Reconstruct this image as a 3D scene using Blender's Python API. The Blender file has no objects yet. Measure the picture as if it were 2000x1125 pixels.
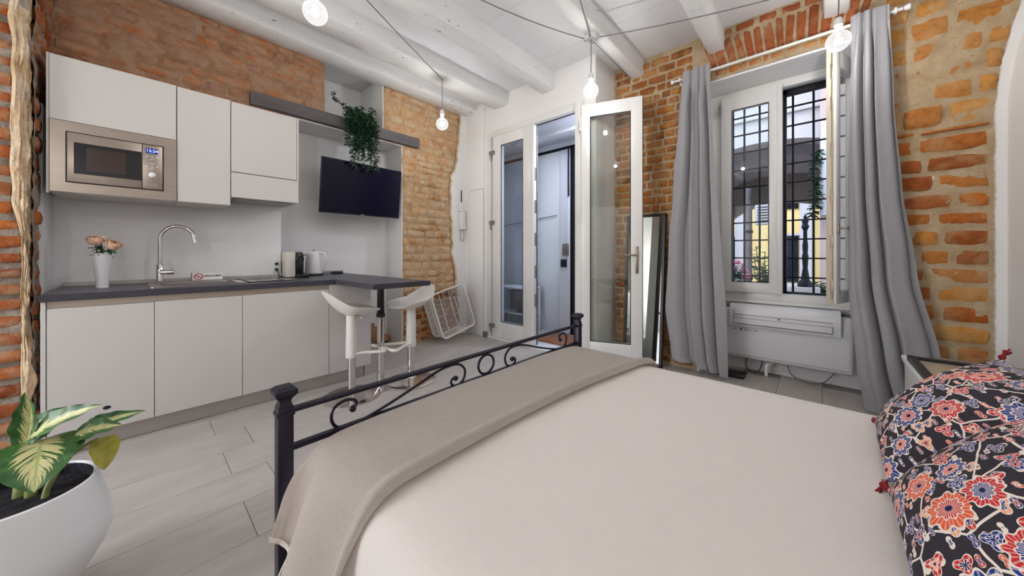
import bpy, bmesh, math, random
from mathutils import Vector, Matrix, noise
random.seed(7)
PI = math.pi
SC = bpy.context.scene
COL = SC.collection

# ---------------------------------------------------------------- camera, world, sun, exposure
cam_d = bpy.data.cameras.new('camera')
cam = bpy.data.objects.new('camera', cam_d); COL.objects.link(cam)
cam.location = (0, 0, 1.15)
cam.rotation_euler = (PI / 2, 0, math.radians(42.2))
cam_d.sensor_fit = 'HORIZONTAL'; cam_d.sensor_width = 36.0
cam_d.lens = 660 / 2000 * 36.0
cam_d.shift_y = -0.03325
cam_d.clip_start = 0.02; cam_d.clip_end = 200
SC.camera = cam

BULB = 660.0          # radiance of the filament cores
SKY = 0.5
SUN = 0.75
EXPOSURE = 0.36
world = bpy.data.worlds.new('sky'); SC.world = world; world.use_nodes = True
wn = world.node_tree.nodes; wl = world.node_tree.links
bg = wn['Background']; bg.inputs['Strength'].default_value = SKY
sky = wn.new('ShaderNodeTexSky'); sky.sky_type = 'NISHITA'; sky.sun_disc = False
sky.sun_elevation = math.radians(52); sky.sun_rotation = math.radians(205); sky.altitude = 120
wl.new(sky.outputs['Color'], bg.inputs['Color'])
sun_d = bpy.data.lights.new('sun', 'SUN'); sun_d.energy = SUN; sun_d.angle = math.radians(0.6); sun_d.color = (1.0, 0.95, 0.86)
sun = bpy.data.objects.new('sun', sun_d); COL.objects.link(sun)
sun.rotation_euler = (math.radians(42), 0, math.radians(-52)); sun.location = (-6, -6, 12)
# added fill: area light set in an invented window behind the camera
def fill_light(x, w, e):
    d = bpy.data.lights.new('fill_light', 'AREA'); d.shape = 'RECTANGLE'; d.size = w; d.size_y = 1.9; d.energy = e; d.color = (1.0, 0.985, 0.955)
    o = bpy.data.objects.new('fill_light', d); COL.objects.link(o); o.location = (x, -2.68, 1.45); o.rotation_euler = (math.radians(90), 0, 0)
fill_light(-2.58, 1.4, 48.0)
SC.view_settings.view_transform = 'Standard'; SC.view_settings.look = 'None'
SC.view_settings.gamma = 1.0; SC.view_settings.exposure = EXPOSURE
SC.view_settings.use_curve_mapping = False

# ---------------------------------------------------------------- helpers: colour, materials
def lin(r, g, b):
    f = lambda c: (c / 255 / 12.92) if c / 255 <= 0.04045 else ((c / 255 + 0.055) / 1.055) ** 2.4
    return (f(r), f(g), f(b), 1.0)

class NT:
    def __init__(s, name):
        s.m = bpy.data.materials.new(name); s.m.use_nodes = True
        s.t = s.m.node_tree; s.t.nodes.clear()
        s.out = s.n('ShaderNodeOutputMaterial')
    def n(s, typ, **kw):
        x = s.t.nodes.new(typ)
        for k, v in kw.items():
            if k in ('i',):
                for kk, vv in v.items(): s.set(x, kk, vv)
            else: setattr(x, k, v)
        return x
    def set(s, node, key, val):
        inp = node.inputs[key]
        if hasattr(val, 'is_output') or isinstance(val, bpy.types.NodeSocket): s.t.links.new(val, inp)
        else: inp.default_value = val
    def math(s, op, a, b=0.0, c=None, clamp=False):
        x = s.n('ShaderNodeMath', operation=op, use_clamp=clamp)
        s.set(x, 0, a); s.set(x, 1, b)
        if c is not None: s.set(x, 2, c)
        return x.outputs[0]
    def mix(s, f, a, b, mode='MIX'):
        x = s.n('ShaderNodeMix', data_type='RGBA', blend_type=mode)
        s.set(x, 0, f); s.set(x, 6, a); s.set(x, 7, b)
        return x.outputs[2]
    def ramp(s, f, stops, interp='LINEAR'):
        x = s.n('ShaderNodeValToRGB'); x.color_ramp.interpolation = interp
        e = x.color_ramp.elements
        while len(e) < len(stops): e.new(0.5)
        for el, (p, c) in zip(e, stops):
            el.position = p; el.color = c if len(c) == 4 else (*c, 1)
        s.set(x, 0, f); return x.outputs[0]
    def noise(s, vec, scale, detail=4.0, rough=0.55, dist=0.0):
        x = s.n('ShaderNodeTexNoise'); s.set(x, 'Vector', vec)
        s.set(x, 'Scale', scale); s.set(x, 'Detail', detail); s.set(x, 'Roughness', rough); s.set(x, 'Distortion', dist)
        return x.outputs['Fac']
    def pos(s):
        return s.n('ShaderNodeNewGeometry').outputs['Position']
    def mapped(s, vec, scale=(1, 1, 1), loc=(0, 0, 0), rot=(0, 0, 0)):
        x = s.n('ShaderNodeMapping'); s.set(x, 'Vector', vec)
        x.inputs['Scale'].default_value = scale; x.inputs['Location'].default_value = loc; x.inputs['Rotation'].default_value = rot
        return x.outputs[0]
    def bump(s, h, strength, dist=0.01):
        x = s.n('ShaderNodeBump'); s.set(x, 'Height', h); s.set(x, 'Strength', strength); s.set(x, 'Distance', dist)
        return x.outputs[0]
    def bsdf(s, col, rough=0.5, metal=0.0, normal=None, spec=0.5, **kw):
        x = s.n('ShaderNodeBsdfPrincipled')
        s.set(x, 'Base Color', col); s.set(x, 'Roughness', rough); s.set(x, 'Metallic', metal); s.set(x, 'Specular IOR Level', spec)
        if normal is not None: s.set(x, 'Normal', normal)
        for k, v in kw.items(): s.set(x, k, v)
        s.t.links.new(x.outputs[0], s.out.inputs[0]); return x

def mat(name, rgb, rough=0.5, metal=0.0, var=0.0, vscale=6.0, bump=0.0, bscale=40.0, spec=0.5, stretch=(1, 1, 1), **kw):
    t = NT(name); c = lin(*rgb)
    col = c; nor = None
    if var or bump: p = t.mapped(t.pos(), stretch)
    if var:
        n = t.noise(p, vscale, 5)
        d = tuple(max(0, x * (1 - var)) for x in c[:3]) + (1,); l = tuple(min(1, x * (1 + var)) for x in c[:3]) + (1,)
        col = t.ramp(n, [(0.3, d), (0.7, l)])
    if bump: nor = t.bump(t.noise(p, bscale, 4), bump, 0.01)
    t.bsdf(col, rough, metal, nor, spec, **kw)
    return t.m

def emit(name, rgb, strength):
    t = NT(name); e = t.n('ShaderNodeEmission'); t.set(e, 'Color', lin(*rgb)); t.set(e, 'Strength', strength)
    t.t.links.new(e.outputs[0], t.out.inputs[0]); return t.m

def glass_mat(name, tint=(250, 252, 251), refl=1.0):
    t = NT(name)
    tr = t.n('ShaderNodeBsdfTransparent'); t.set(tr, 'Color', lin(*tint))
    gl = t.n('ShaderNodeBsdfGlossy'); t.set(gl, 'Roughness', 0.0); t.set(gl, 'Color', (refl, refl, refl, 1))
    lw = t.n('ShaderNodeLayerWeight'); t.set(lw, 'Blend', 0.5); fr = t.math('MULTIPLY_ADD', t.math('POWER', lw.outputs['Facing'], 4.0), 0.9, 0.05)
    mx = t.n('ShaderNodeMixShader'); t.set(mx, 0, fr); t.set(mx, 1, tr.outputs[0]); t.set(mx, 2, gl.outputs[0])
    t.t.links.new(mx.outputs[0], t.out.inputs[0]); return t.m

def brick_mat(name, palette, mortar, smear=0.5, lo=0.42, hi=0.6, white=0.0):
    t = NT(name); p = t.pos()
    rnd = t.n('ShaderNodeObjectInfo').outputs['Random']
    base = t.ramp(rnd, [(i / (len(palette) - 1), lin(*c)) for i, c in enumerate(palette)])
    n1 = t.noise(p, 26, 6, 0.65); n2 = t.noise(p, 7, 7, 0.6, 0.4); n3 = t.noise(p, 90, 3, 0.6)
    base = t.mix(t.math('MULTIPLY', n1, 0.75), base, (0.10, 0.035, 0.012, 1), 'MIX') if False else t.mix(1.0, base, t.ramp(n1, [(0.25, (0.55, 0.5, 0.46)), (0.5, (1, 1, 1)), (0.8, (1.25, 1.2, 1.1))]), 'MULTIPLY')
    f = t.math('MULTIPLY', t.ramp(n2, [(lo, (0, 0, 0)), (hi, (1, 1, 1))]), smear)
    base = t.mix(f, base, lin(*mortar))
    if white: base = t.mix(t.ramp(t.noise(t.mapped(p, (1, 1, 3)), 34, 5, 0.7), [(0.66, (0, 0, 0)), (0.74, (white, white, white))]), base, lin(225, 200, 170))
    base = t.mix(t.ramp(n3, [(0.70, (0, 0, 0)), (0.78, (0.8, 0.8, 0.8))]), base, lin(60, 32, 18))
    nor = t.bump(t.math('ADD', n1, t.math('MULTIPLY', n3, 0.6)), 0.7, 0.012)
    t.bsdf(base, 0.85, 0, nor, 0.25); return t.m

def mortar_mat(name, a, b, c):
    t = NT(name); p = t.pos()
    n = t.noise(p, 8, 8, 0.65, 0.3)
    col = t.ramp(n, [(0.3, lin(*a)), (0.52, lin(*b)), (0.72, lin(*c))])
    n3 = t.noise(p, 70, 4, 0.6)
    col = t.mix(t.ramp(n3, [(0.68, (0, 0, 0)), (0.8, (0.7, 0.7, 0.7))]), col, lin(90, 62, 40))
    t.bsdf(col, 0.95, 0, t.bump(t.math('ADD', t.noise(p, 22, 6, 0.7), t.math('MULTIPLY', n3, 0.5)), 0.9, 0.02), 0.2); return t.m

def chipped_paint(name, rgb):
    t = NT(name); p = t.pos()
    q = t.mapped(p, (1, 0.35, 1))
    f = t.math('MULTIPLY', t.ramp(t.noise(q, 34, 3, 0.5), [(0.68, (0, 0, 0)), (0.71, (1, 1, 1))]), t.ramp(t.noise(p, 2.2, 2), [(0.48, (0, 0, 0)), (0.6, (1, 1, 1))]))
    w = t.ramp(t.noise(t.mapped(p, (1, 0.2, 1)), 9, 5), [(0.3, tuple(x * 0.93 for x in lin(*rgb)[:3])), (0.7, lin(*rgb))])
    t.bsdf(t.mix(f, w, lin(78, 74, 74)), 0.55, 0, t.bump(t.noise(t.mapped(p, (1, 0.15, 1)), 16, 5), 0.35, 0.015), 0.3); return t.m

def floor_mat(name):
    t = NT(name); p = t.pos(); rnd = t.n('ShaderNodeObjectInfo').outputs['Random']
    q = t.n('ShaderNodeVectorMath', operation='ADD'); t.set(q, 0, p)
    cx = t.n('ShaderNodeCombineXYZ'); t.set(cx, 0, t.math('MULTIPLY', rnd, 37.0)); t.set(cx, 1, t.math('MULTIPLY', rnd, 91.0)); t.set(q, 1, cx.outputs[0])
    v = t.mapped(q.outputs[0], (3.2, 0.9, 1))
    n = t.noise(v, 3.0, 8, 0.62, 0.6)
    col = t.ramp(n, [(0.25, lin(161, 154, 148)), (0.5, lin(175, 168, 162)), (0.75, lin(187, 181, 174))])
    col = t.mix(t.math('MULTIPLY', t.noise(t.mapped(q.outputs[0], (30, 3, 1)), 6, 4), 0.22), col, lin(164, 156, 150))
    t.bsdf(col, t.math('MULTIPLY_ADD', n, 0.2, 0.3), 0, t.bump(n, 0.08, 0.01), 0.4); return t.m

def fabric(name, rgb, rough=0.9, scale=420.0, bump=0.25, var=0.05, sheen=0.2):
    t = NT(name); p = t.pos()
    w1 = t.n('ShaderNodeTexNoise'); t.set(w1, 'Vector', t.mapped(p, (1, 1, 0.08))); t.set(w1, 'Scale', scale); t.set(w1, 'Detail', 2.0)
    w2 = t.n('ShaderNodeTexNoise'); t.set(w2, 'Vector', t.mapped(p, (0.08, 0.08, 1))); t.set(w2, 'Scale', scale); t.set(w2, 'Detail', 2.0)
    n = t.math('ADD', w1.outputs['Fac'], w2.outputs['Fac'])
    c = lin(*rgb)
    col = t.ramp(t.math('MULTIPLY', n, 0.5), [(0.35, tuple(x * (1 - var) for x in c[:3])), (0.65, tuple(min(1, x * (1 + var)) for x in c[:3]))])
    t.bsdf(col, rough, 0, t.bump(n, bump, 0.002), 0.2, **{'Sheen Weight': sheen}); return t.m

M = {}
M['wall_white'] = mat('white wall paint', (233, 231, 230), 0.75, bump=0.12, bscale=35, spec=0.25)
M['rough_white'] = mat('white paint on rough brick', (224, 222, 220), 0.75, bump=1.0, bscale=30, spec=0.3)
M['ceiling'] = mat('white ceiling paint', (224, 224, 226), 0.8, var=0.03, vscale=3, bump=0.15, bscale=20, spec=0.2)
M['beam'] = chipped_paint('chipped white beam paint', (228, 227, 226))
M['brick_left'] = brick_mat('weathered brick', [(140, 88, 60), (164, 108, 76), (190, 118, 66), (166, 114, 86), (196, 122, 64), (164, 120, 100), (178, 134, 112)], (178, 146, 122), 0.9, 0.38, 0.60)
M['brick_pier'] = brick_mat('dusty brick of the pier', [(170, 126, 92), (192, 142, 98), (202, 156, 108), (178, 144, 116), (204, 144, 88), (186, 152, 122)], (200, 176, 146), 0.92, 0.38, 0.58)
M['brick_back'] = brick_mat('orange brick', [(146, 78, 38), (174, 98, 44), (188, 114, 52), (166, 88, 38), (198, 140, 68), (180, 106, 52), (146, 86, 56), (184, 122, 70)], (190, 156, 112), 0.6, 0.46, 0.66, 0.75)
M['brick_ochre'] = brick_mat('ochre brick', [(172, 108, 50), (190, 130, 64), (200, 146, 78), (178, 116, 58), (206, 156, 90), (168, 104, 56)], (196, 162, 116), 0.5, 0.46, 0.66, 0.6)
M['brick_red'] = brick_mat('dark red brick', [(140, 74, 44), (164, 88, 50), (150, 80, 46), (178, 104, 62), (132, 68, 42)], (178, 140, 100), 0.55, 0.46, 0.66, 0.3)
M['brick_small'] = brick_mat('small orange brick', [(130, 78, 42), (156, 94, 48), (176, 110, 54), (186, 124, 66), (148, 92, 56), (170, 112, 64)], (182, 142, 94), 0.7, 0.44, 0.64)
M['brick_near'] = brick_mat('rough red brick', [(120, 58, 34), (160, 84, 44), (184, 106, 52), (140, 70, 40), (174, 110, 70)], (186, 160, 132), 0.6, 0.45, 0.62, 0.5)
M['mortar_left'] = mortar_mat('tan mortar', (152, 114, 86), (176, 138, 108), (190, 164, 138))
M['mortar_pier'] = mortar_mat('sandy mortar', (176, 136, 94), (198, 162, 122), (208, 182, 150))
M['mortar_back'] = mortar_mat('ochre mortar', (172, 146, 112), (194, 170, 138), (206, 190, 166))
M['mortar_grey'] = mortar_mat('grey mortar', (120, 108, 98), (158, 146, 134), (186, 176, 164))
M['plaster_cream'] = mortar_mat('cream plaster', (190, 154, 116), (218, 192, 160), (230, 214, 194))
M['floor'] = floor_mat('grey stone tile'); M['grout'] = mat('grout', (138, 132, 127), 0.9)
M['cabinet'] = mat('white matt lacquer', (205, 200, 196), 0.45, spec=0.35)
M['cabinet_in'] = mat('white board', (205, 202, 198), 0.6)
M['counter'] = mat('anthracite worktop', (74, 72, 80), 0.42, var=0.25, vscale=14, spec=0.5)
M['counter_edge'] = mat('dark worktop edge', (58, 56, 66), 0.5, var=0.2, vscale=20)
M['alu'] = mat('brushed aluminium', (186, 172, 158), 0.35, 0.7, stretch=(1, 0.05, 1), var=0.06, vscale=60)
M['plinth'] = mat('satin grey plinth', (182, 176, 172), 0.3, 0.55)
M['steel'] = mat('brushed steel', (160, 147, 137), 0.36, 0.9, stretch=(1, 0.04, 1), var=0.08, vscale=120)
M['chrome'] = mat('chrome', (214, 208, 206), 0.08, 1.0)
M['dark_glass'] = mat('black glass', (14, 12, 20), 0.08, 0, spec=0.6)
M['tv_screen'] = mat('switched off screen', (9, 7, 34), 0.16, 0, spec=0.3)
M['black'] = mat('black plastic', (18, 16, 22), 0.4)
M['black_gloss'] = mat('gloss black plastic', (14, 12, 20), 0.15)
M['oven_in'] = mat('dark oven cavity', (46, 26, 18), 0.3, var=0.3, vscale=8)
M['display'] = emit('blue display', (24, 44, 150), 0.8); M['digits'] = emit('display digits', (200, 220, 255), 1.6)
M['white_plastic'] = mat('white plastic', (228, 227, 226), 0.3)
M['white_ac'] = mat('white gloss plastic', (226, 224, 226), 0.25, spec=0.55)
M['cream_plastic'] = mat('cream plastic', (212, 202, 192), 0.35)
M['porcelain'] = mat('white ceramic', (232, 232, 234), 0.25)
M['pvc'] = mat('white window frame', (226, 224, 222), 0.3, spec=0.45)
M['pvc_edge'] = mat('cream sash edge', (206, 192, 170), 0.45)
M['gasket'] = mat('dark gasket', (30, 28, 34), 0.5)
M['glass'] = glass_mat('window glass'); M['glass_blue'] = glass_mat('door glass', (240, 247, 251))
M['mirror'] = mat('mirror glass', (235, 238, 236), 0.02, 1.0)
M['iron'] = mat('black wrought iron', (10, 9, 18), 0.5, 0.0, spec=0.3)
M['bed_iron'] = mat('dark painted iron', (26, 20, 40), 0.38, 0.35, spec=0.55)
M['grey_wood'] = mat('dark grey painted wood', (96, 90, 92), 0.6, var=0.3, vscale=10, stretch=(1, 0.15, 1), bump=0.3, bscale=20)
M['curtain'] = fabric('grey linen', (160, 158, 162), 0.9, 260, 0.3, 0.07)
M['throw'] = fabric('taupe grey throw', (222, 212, 204), 0.95, 500, 0.25, 0.05, 0.2)
M['sheet'] = fabric('white cotton', (220, 212, 207), 0.9, 300, 0.12, 0.02, 0.2)
M['pillow_white'] = fabric('white pillowcase', (222, 218, 214), 0.9, 300, 0.12, 0.02)
M['tassel'] = mat('dark red thread', (128, 20, 26), 0.9)
M['stool_white'] = mat('white moulded seat', (226, 221, 214), 0.4)
M['wicker'] = mat('white lacquered wicker', (224, 219, 214), 0.5)
M['hinge'] = mat('grey metal', (150, 146, 142), 0.4, 0.7)
M['handle'] = mat('satin nickel', (150, 140, 130), 0.35, 0.85)
M['soil'] = mat('potting soil', (26, 20, 30), 0.95, var=0.5, vscale=40, bump=1.0, bscale=60)
M['stem'] = mat('plant stem', (150, 160, 96), 0.5, var=0.25, vscale=30)
M['ivy'] = mat('dark ivy leaf', (44, 80, 56), 0.5, var=0.4, vscale=30)
M['leaf_green'] = mat('green leaf', (44, 78, 40), 0.5, var=0.3, vscale=40)
M['leaf_yellow'] = mat('yellowing leaf', (158, 150, 54), 0.5, var=0.3, vscale=22)
M['petal'] = mat('peach petal', (250, 208, 178), 0.7, var=0.08, vscale=60)
M['cord'] = mat('grey fabric cord', (112, 110, 112), 0.7)
M['red'] = mat('red print', (190, 30, 40), 0.5); M['ink'] = mat('black print', (30, 28, 30), 0.6)
M['paper'] = mat('white card', (238, 236, 236), 0.6)
M['mat_brown'] = mat('brown coir', (150, 98, 70), 0.95, var=0.3, vscale=40, bump=0.8, bscale=120)
M['cool_white'] = mat('white entrance paint', (214, 216, 222), 0.6)
M['facade'] = mat('pale plaster facade', (192, 190, 192), 0.9, var=0.06, vscale=1.5)
M['facade_pink'] = mat('pinkish plaster facade', (190, 168, 160), 0.9, var=0.08, vscale=1.5)
M['facade_yellow'] = mat('yellow plaster facade', (232, 206, 140), 0.9, var=0.06, vscale=1.2)
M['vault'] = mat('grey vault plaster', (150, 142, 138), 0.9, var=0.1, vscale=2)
M['paving'] = mat('courtyard paving', (190, 186, 182), 0.85, var=0.1, vscale=4)
M['shutter'] = mat('green shutter', (70, 84, 74), 0.6)
M['terracotta'] = mat('terracotta', (176, 84, 64), 0.8)
M['car'] = mat('blue car paint', (42, 62, 92), 0.2, 0.3); M['car_glass'] = mat('car window', (20, 26, 36), 0.08)
M['rubber'] = mat('tyre rubber', (22, 22, 26), 0.8)
M['stone'] = mat('pedestal stone', (176, 166, 158), 0.9, var=0.15, vscale=10, bump=0.4, bscale=30)
M['pink_flower'] = mat('pink blossom', (214, 120, 150), 0.7)
M['art'] = mat('sand coloured print', (176, 160, 140), 0.15, var=0.15, vscale=14)

def globe_mat():
    t = NT('lit globe glass')
    tr = t.n('ShaderNodeBsdfTransparent'); e = t.n('ShaderNodeEmission'); t.set(e, 'Strength', 0.85)
    gl = t.n('ShaderNodeBsdfGlossy'); t.set(gl, 'Roughness', 0.03)
    lw = t.n('ShaderNodeLayerWeight'); t.set(lw, 'Blend', 0.35)
    m1 = t.n('ShaderNodeMixShader'); t.set(m1, 0, t.math('MULTIPLY_ADD', lw.outputs['Facing'], 0.35, 0.45)); t.set(m1, 1, tr.outputs[0]); t.set(m1, 2, e.outputs[0])
    m2 = t.n('ShaderNodeMixShader'); t.set(m2, 0, 0.06); t.set(m2, 1, m1.outputs[0]); t.set(m2, 2, gl.outputs[0])
    t.t.links.new(m2.outputs[0], t.out.inputs[0]); return t.m
M['lobby_fill'] = emit('cool lobby fill glow', (215, 226, 250), 210.0); M['globe'] = globe_mat(); M['core'] = emit('lit filament', (250, 249, 246), BULB)  # the lobby emitter belongs to an added, hidden fill lamp

def variegated():
    t = NT('cream and green variegated leaf')
    uv = t.n('ShaderNodeUVMap').outputs[0]
    sep = t.n('ShaderNodeSeparateXYZ'); t.set(sep, 0, uv); u, v = sep.outputs[0], sep.outputs[1]
    d = t.math('ABSOLUTE', t.math('SUBTRACT', u, 0.5))
    # streaks run from the midrib outwards and towards the tip
    sv = t.n('ShaderNodeCombineXYZ'); t.set(sv, 0, t.math('MULTIPLY', d, 3.0)); t.set(sv, 1, t.math('MULTIPLY', t.math('SUBTRACT', v, t.math('MULTIPLY', d, 0.9)), 26.0)); t.set(sv, 2, t.math('MULTIPLY', t.n('ShaderNodeObjectInfo').outputs['Random'], 30.0))
    n = t.noise(sv.outputs[0], 1.0, 3, 0.6, 0.5)
    w = t.math('SUBTRACT', n, t.math('MULTIPLY', t.math('POWER', t.math('MULTIPLY', d, 2.3), 2.0), 0.62))
    f = t.ramp(w, [(0.36, (0, 0, 0)), (0.43, (1, 1, 1))])
    green = t.ramp(t.noise(t.pos(), 26, 3), [(0.3, lin(34, 78, 40)), (0.7, lin(70, 116, 52))])
    col = t.mix(f, green, lin(214, 208, 150))
    rib = t.ramp(d, [(0.012, (1, 1, 1)), (0.03, (0, 0, 0))])
    col = t.mix(rib, col, lin(170, 184, 110))
    t.bsdf(col, 0.38, 0, t.bump(n, 0.25, 0.004), 0.45, **{'Subsurface Weight': 0.0}); return t.m
M['variegated'] = variegated()

def folk_print():
    t = NT('folk flower print')
    uv = t.n('ShaderNodeUVMap').outputs[0]
    uvw = t.n('ShaderNodeVectorMath', operation='ADD'); t.set(uvw, 0, uv)
    nz = t.n('ShaderNodeTexNoise'); t.set(nz, 'Vector', uv); t.set(nz, 'Scale', 9.0); t.set(nz, 'Detail', 1.0)
    nv = t.n('ShaderNodeVectorMath', operation='MULTIPLY_ADD'); t.set(nv, 0, nz.outputs['Color']); nv.inputs[1].default_value = (0.03, 0.03, 0); nv.inputs[2].default_value = (-0.015, -0.015, 0)
    t.set(uvw, 1, nv.outputs[0])
    dark = lin(54, 49, 56); white = lin(232, 218, 208); blue = lin(34, 62, 128); red = lin(196, 44, 48); orange = lin(222, 92, 56); navy = lin(30, 38, 86); peach = lin(232, 168, 132)
    def layer(scale, petals, size, seed, base, palette, amp=0.16):
        vo = t.n('ShaderNodeTexVoronoi', voronoi_dimensions='2D', feature='F1')
        mp = t.mapped(uvw.outputs[0], (1, 1, 1), (seed, seed * 0.7, 0))
        t.set(vo, 'Vector', mp); t.set(vo, 'Scale', scale); t.set(vo, 'Randomness', 0.75)
        df = t.n('ShaderNodeVectorMath', operation='SUBTRACT'); t.set(df, 0, mp); t.set(df, 1, vo.outputs['Position'])
        sp = t.n('ShaderNodeSeparateXYZ'); t.set(sp, 0, df.outputs[0])
        ang = t.math('ARCTAN2', sp.outputs[1], sp.outputs[0])
        cs = t.n('ShaderNodeSeparateColor'); t.set(cs, 0, vo.outputs['Color'])
        r0, r1, r2 = cs.outputs
        dist = t.math('MULTIPLY', vo.outputs['Distance'], 1.0)
        pet = t.math('MULTIPLY_ADD', t.math('COSINE', t.math('MULTIPLY', ang, petals)), amp, 1.0)
        sz = t.math('MULTIPLY', t.math('MULTIPLY_ADD', r1, 0.35, 0.75), size)
        r = t.math('DIVIDE', dist, t.math('MULTIPLY', pet, sz))          # 1 at the rim of the flower
        fine = t.math('COSINE', t.math('MULTIPLY', ang, petals * 3))
        outer = t.ramp(r0, [(i / len(palette), c) for i, c in enumerate(palette)], 'CONSTANT')
        inner = t.ramp(r2, [(i / len(palette), c) for i, c in enumerate(palette[2:] + palette[:2])], 'CONSTANT')
        mid = t.mix(t.math('GREATER_THAN', fine, 0.35), outer, t.mix(0.35, outer, white))
        c = t.mix(t.math('LESS_THAN', r, 0.9), white, mid)
        c = t.mix(t.math('LESS_THAN', r, 0.56), c, white)
        c = t.mix(t.math('LESS_THAN', r, 0.5), c, t.mix(t.math('GREATER_THAN', fine, 0.5), inner, white))
        c = t.mix(t.math('LESS_THAN', r, 0.16), c, navy)
        return t.mix(t.math('LESS_THAN', r, 1.0), base, c)
    # trailing stems: a thin wavy white and blue line
    wv = t.n('ShaderNodeTexVoronoi', voronoi_dimensions='2D', feature='DISTANCE_TO_EDGE'); t.set(wv, 'Vector', uvw.outputs[0]); t.set(wv, 'Scale', 5.2)
    base = t.mix(t.math('LESS_THAN', wv.outputs['Distance'], 0.022), dark, white)
    base = layer(15.0, 2.0, 0.24, 3.1, base, [white, blue, red, white, blue, orange], 0.5)
    base = layer(9.0, 3.0, 0.30, 7.7, base, [blue, red, blue, peach, red, navy], 0.3)
    base = layer(4.2, 9.0, 0.33, 1.3, base, [red, orange, blue, red, orange, blue], 0.12)
    t.bsdf(base, 0.9, 0, t.bump(t.noise(t.mapped(uv, (1, 1, 1)), 300, 2), 0.2, 0.002), 0.2); return t.m
M['folk'] = folk_print()
M['cushion_back'] = fabric('charcoal velvet', (52, 48, 58), 0.9, 300, 0.1, 0.05)

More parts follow.
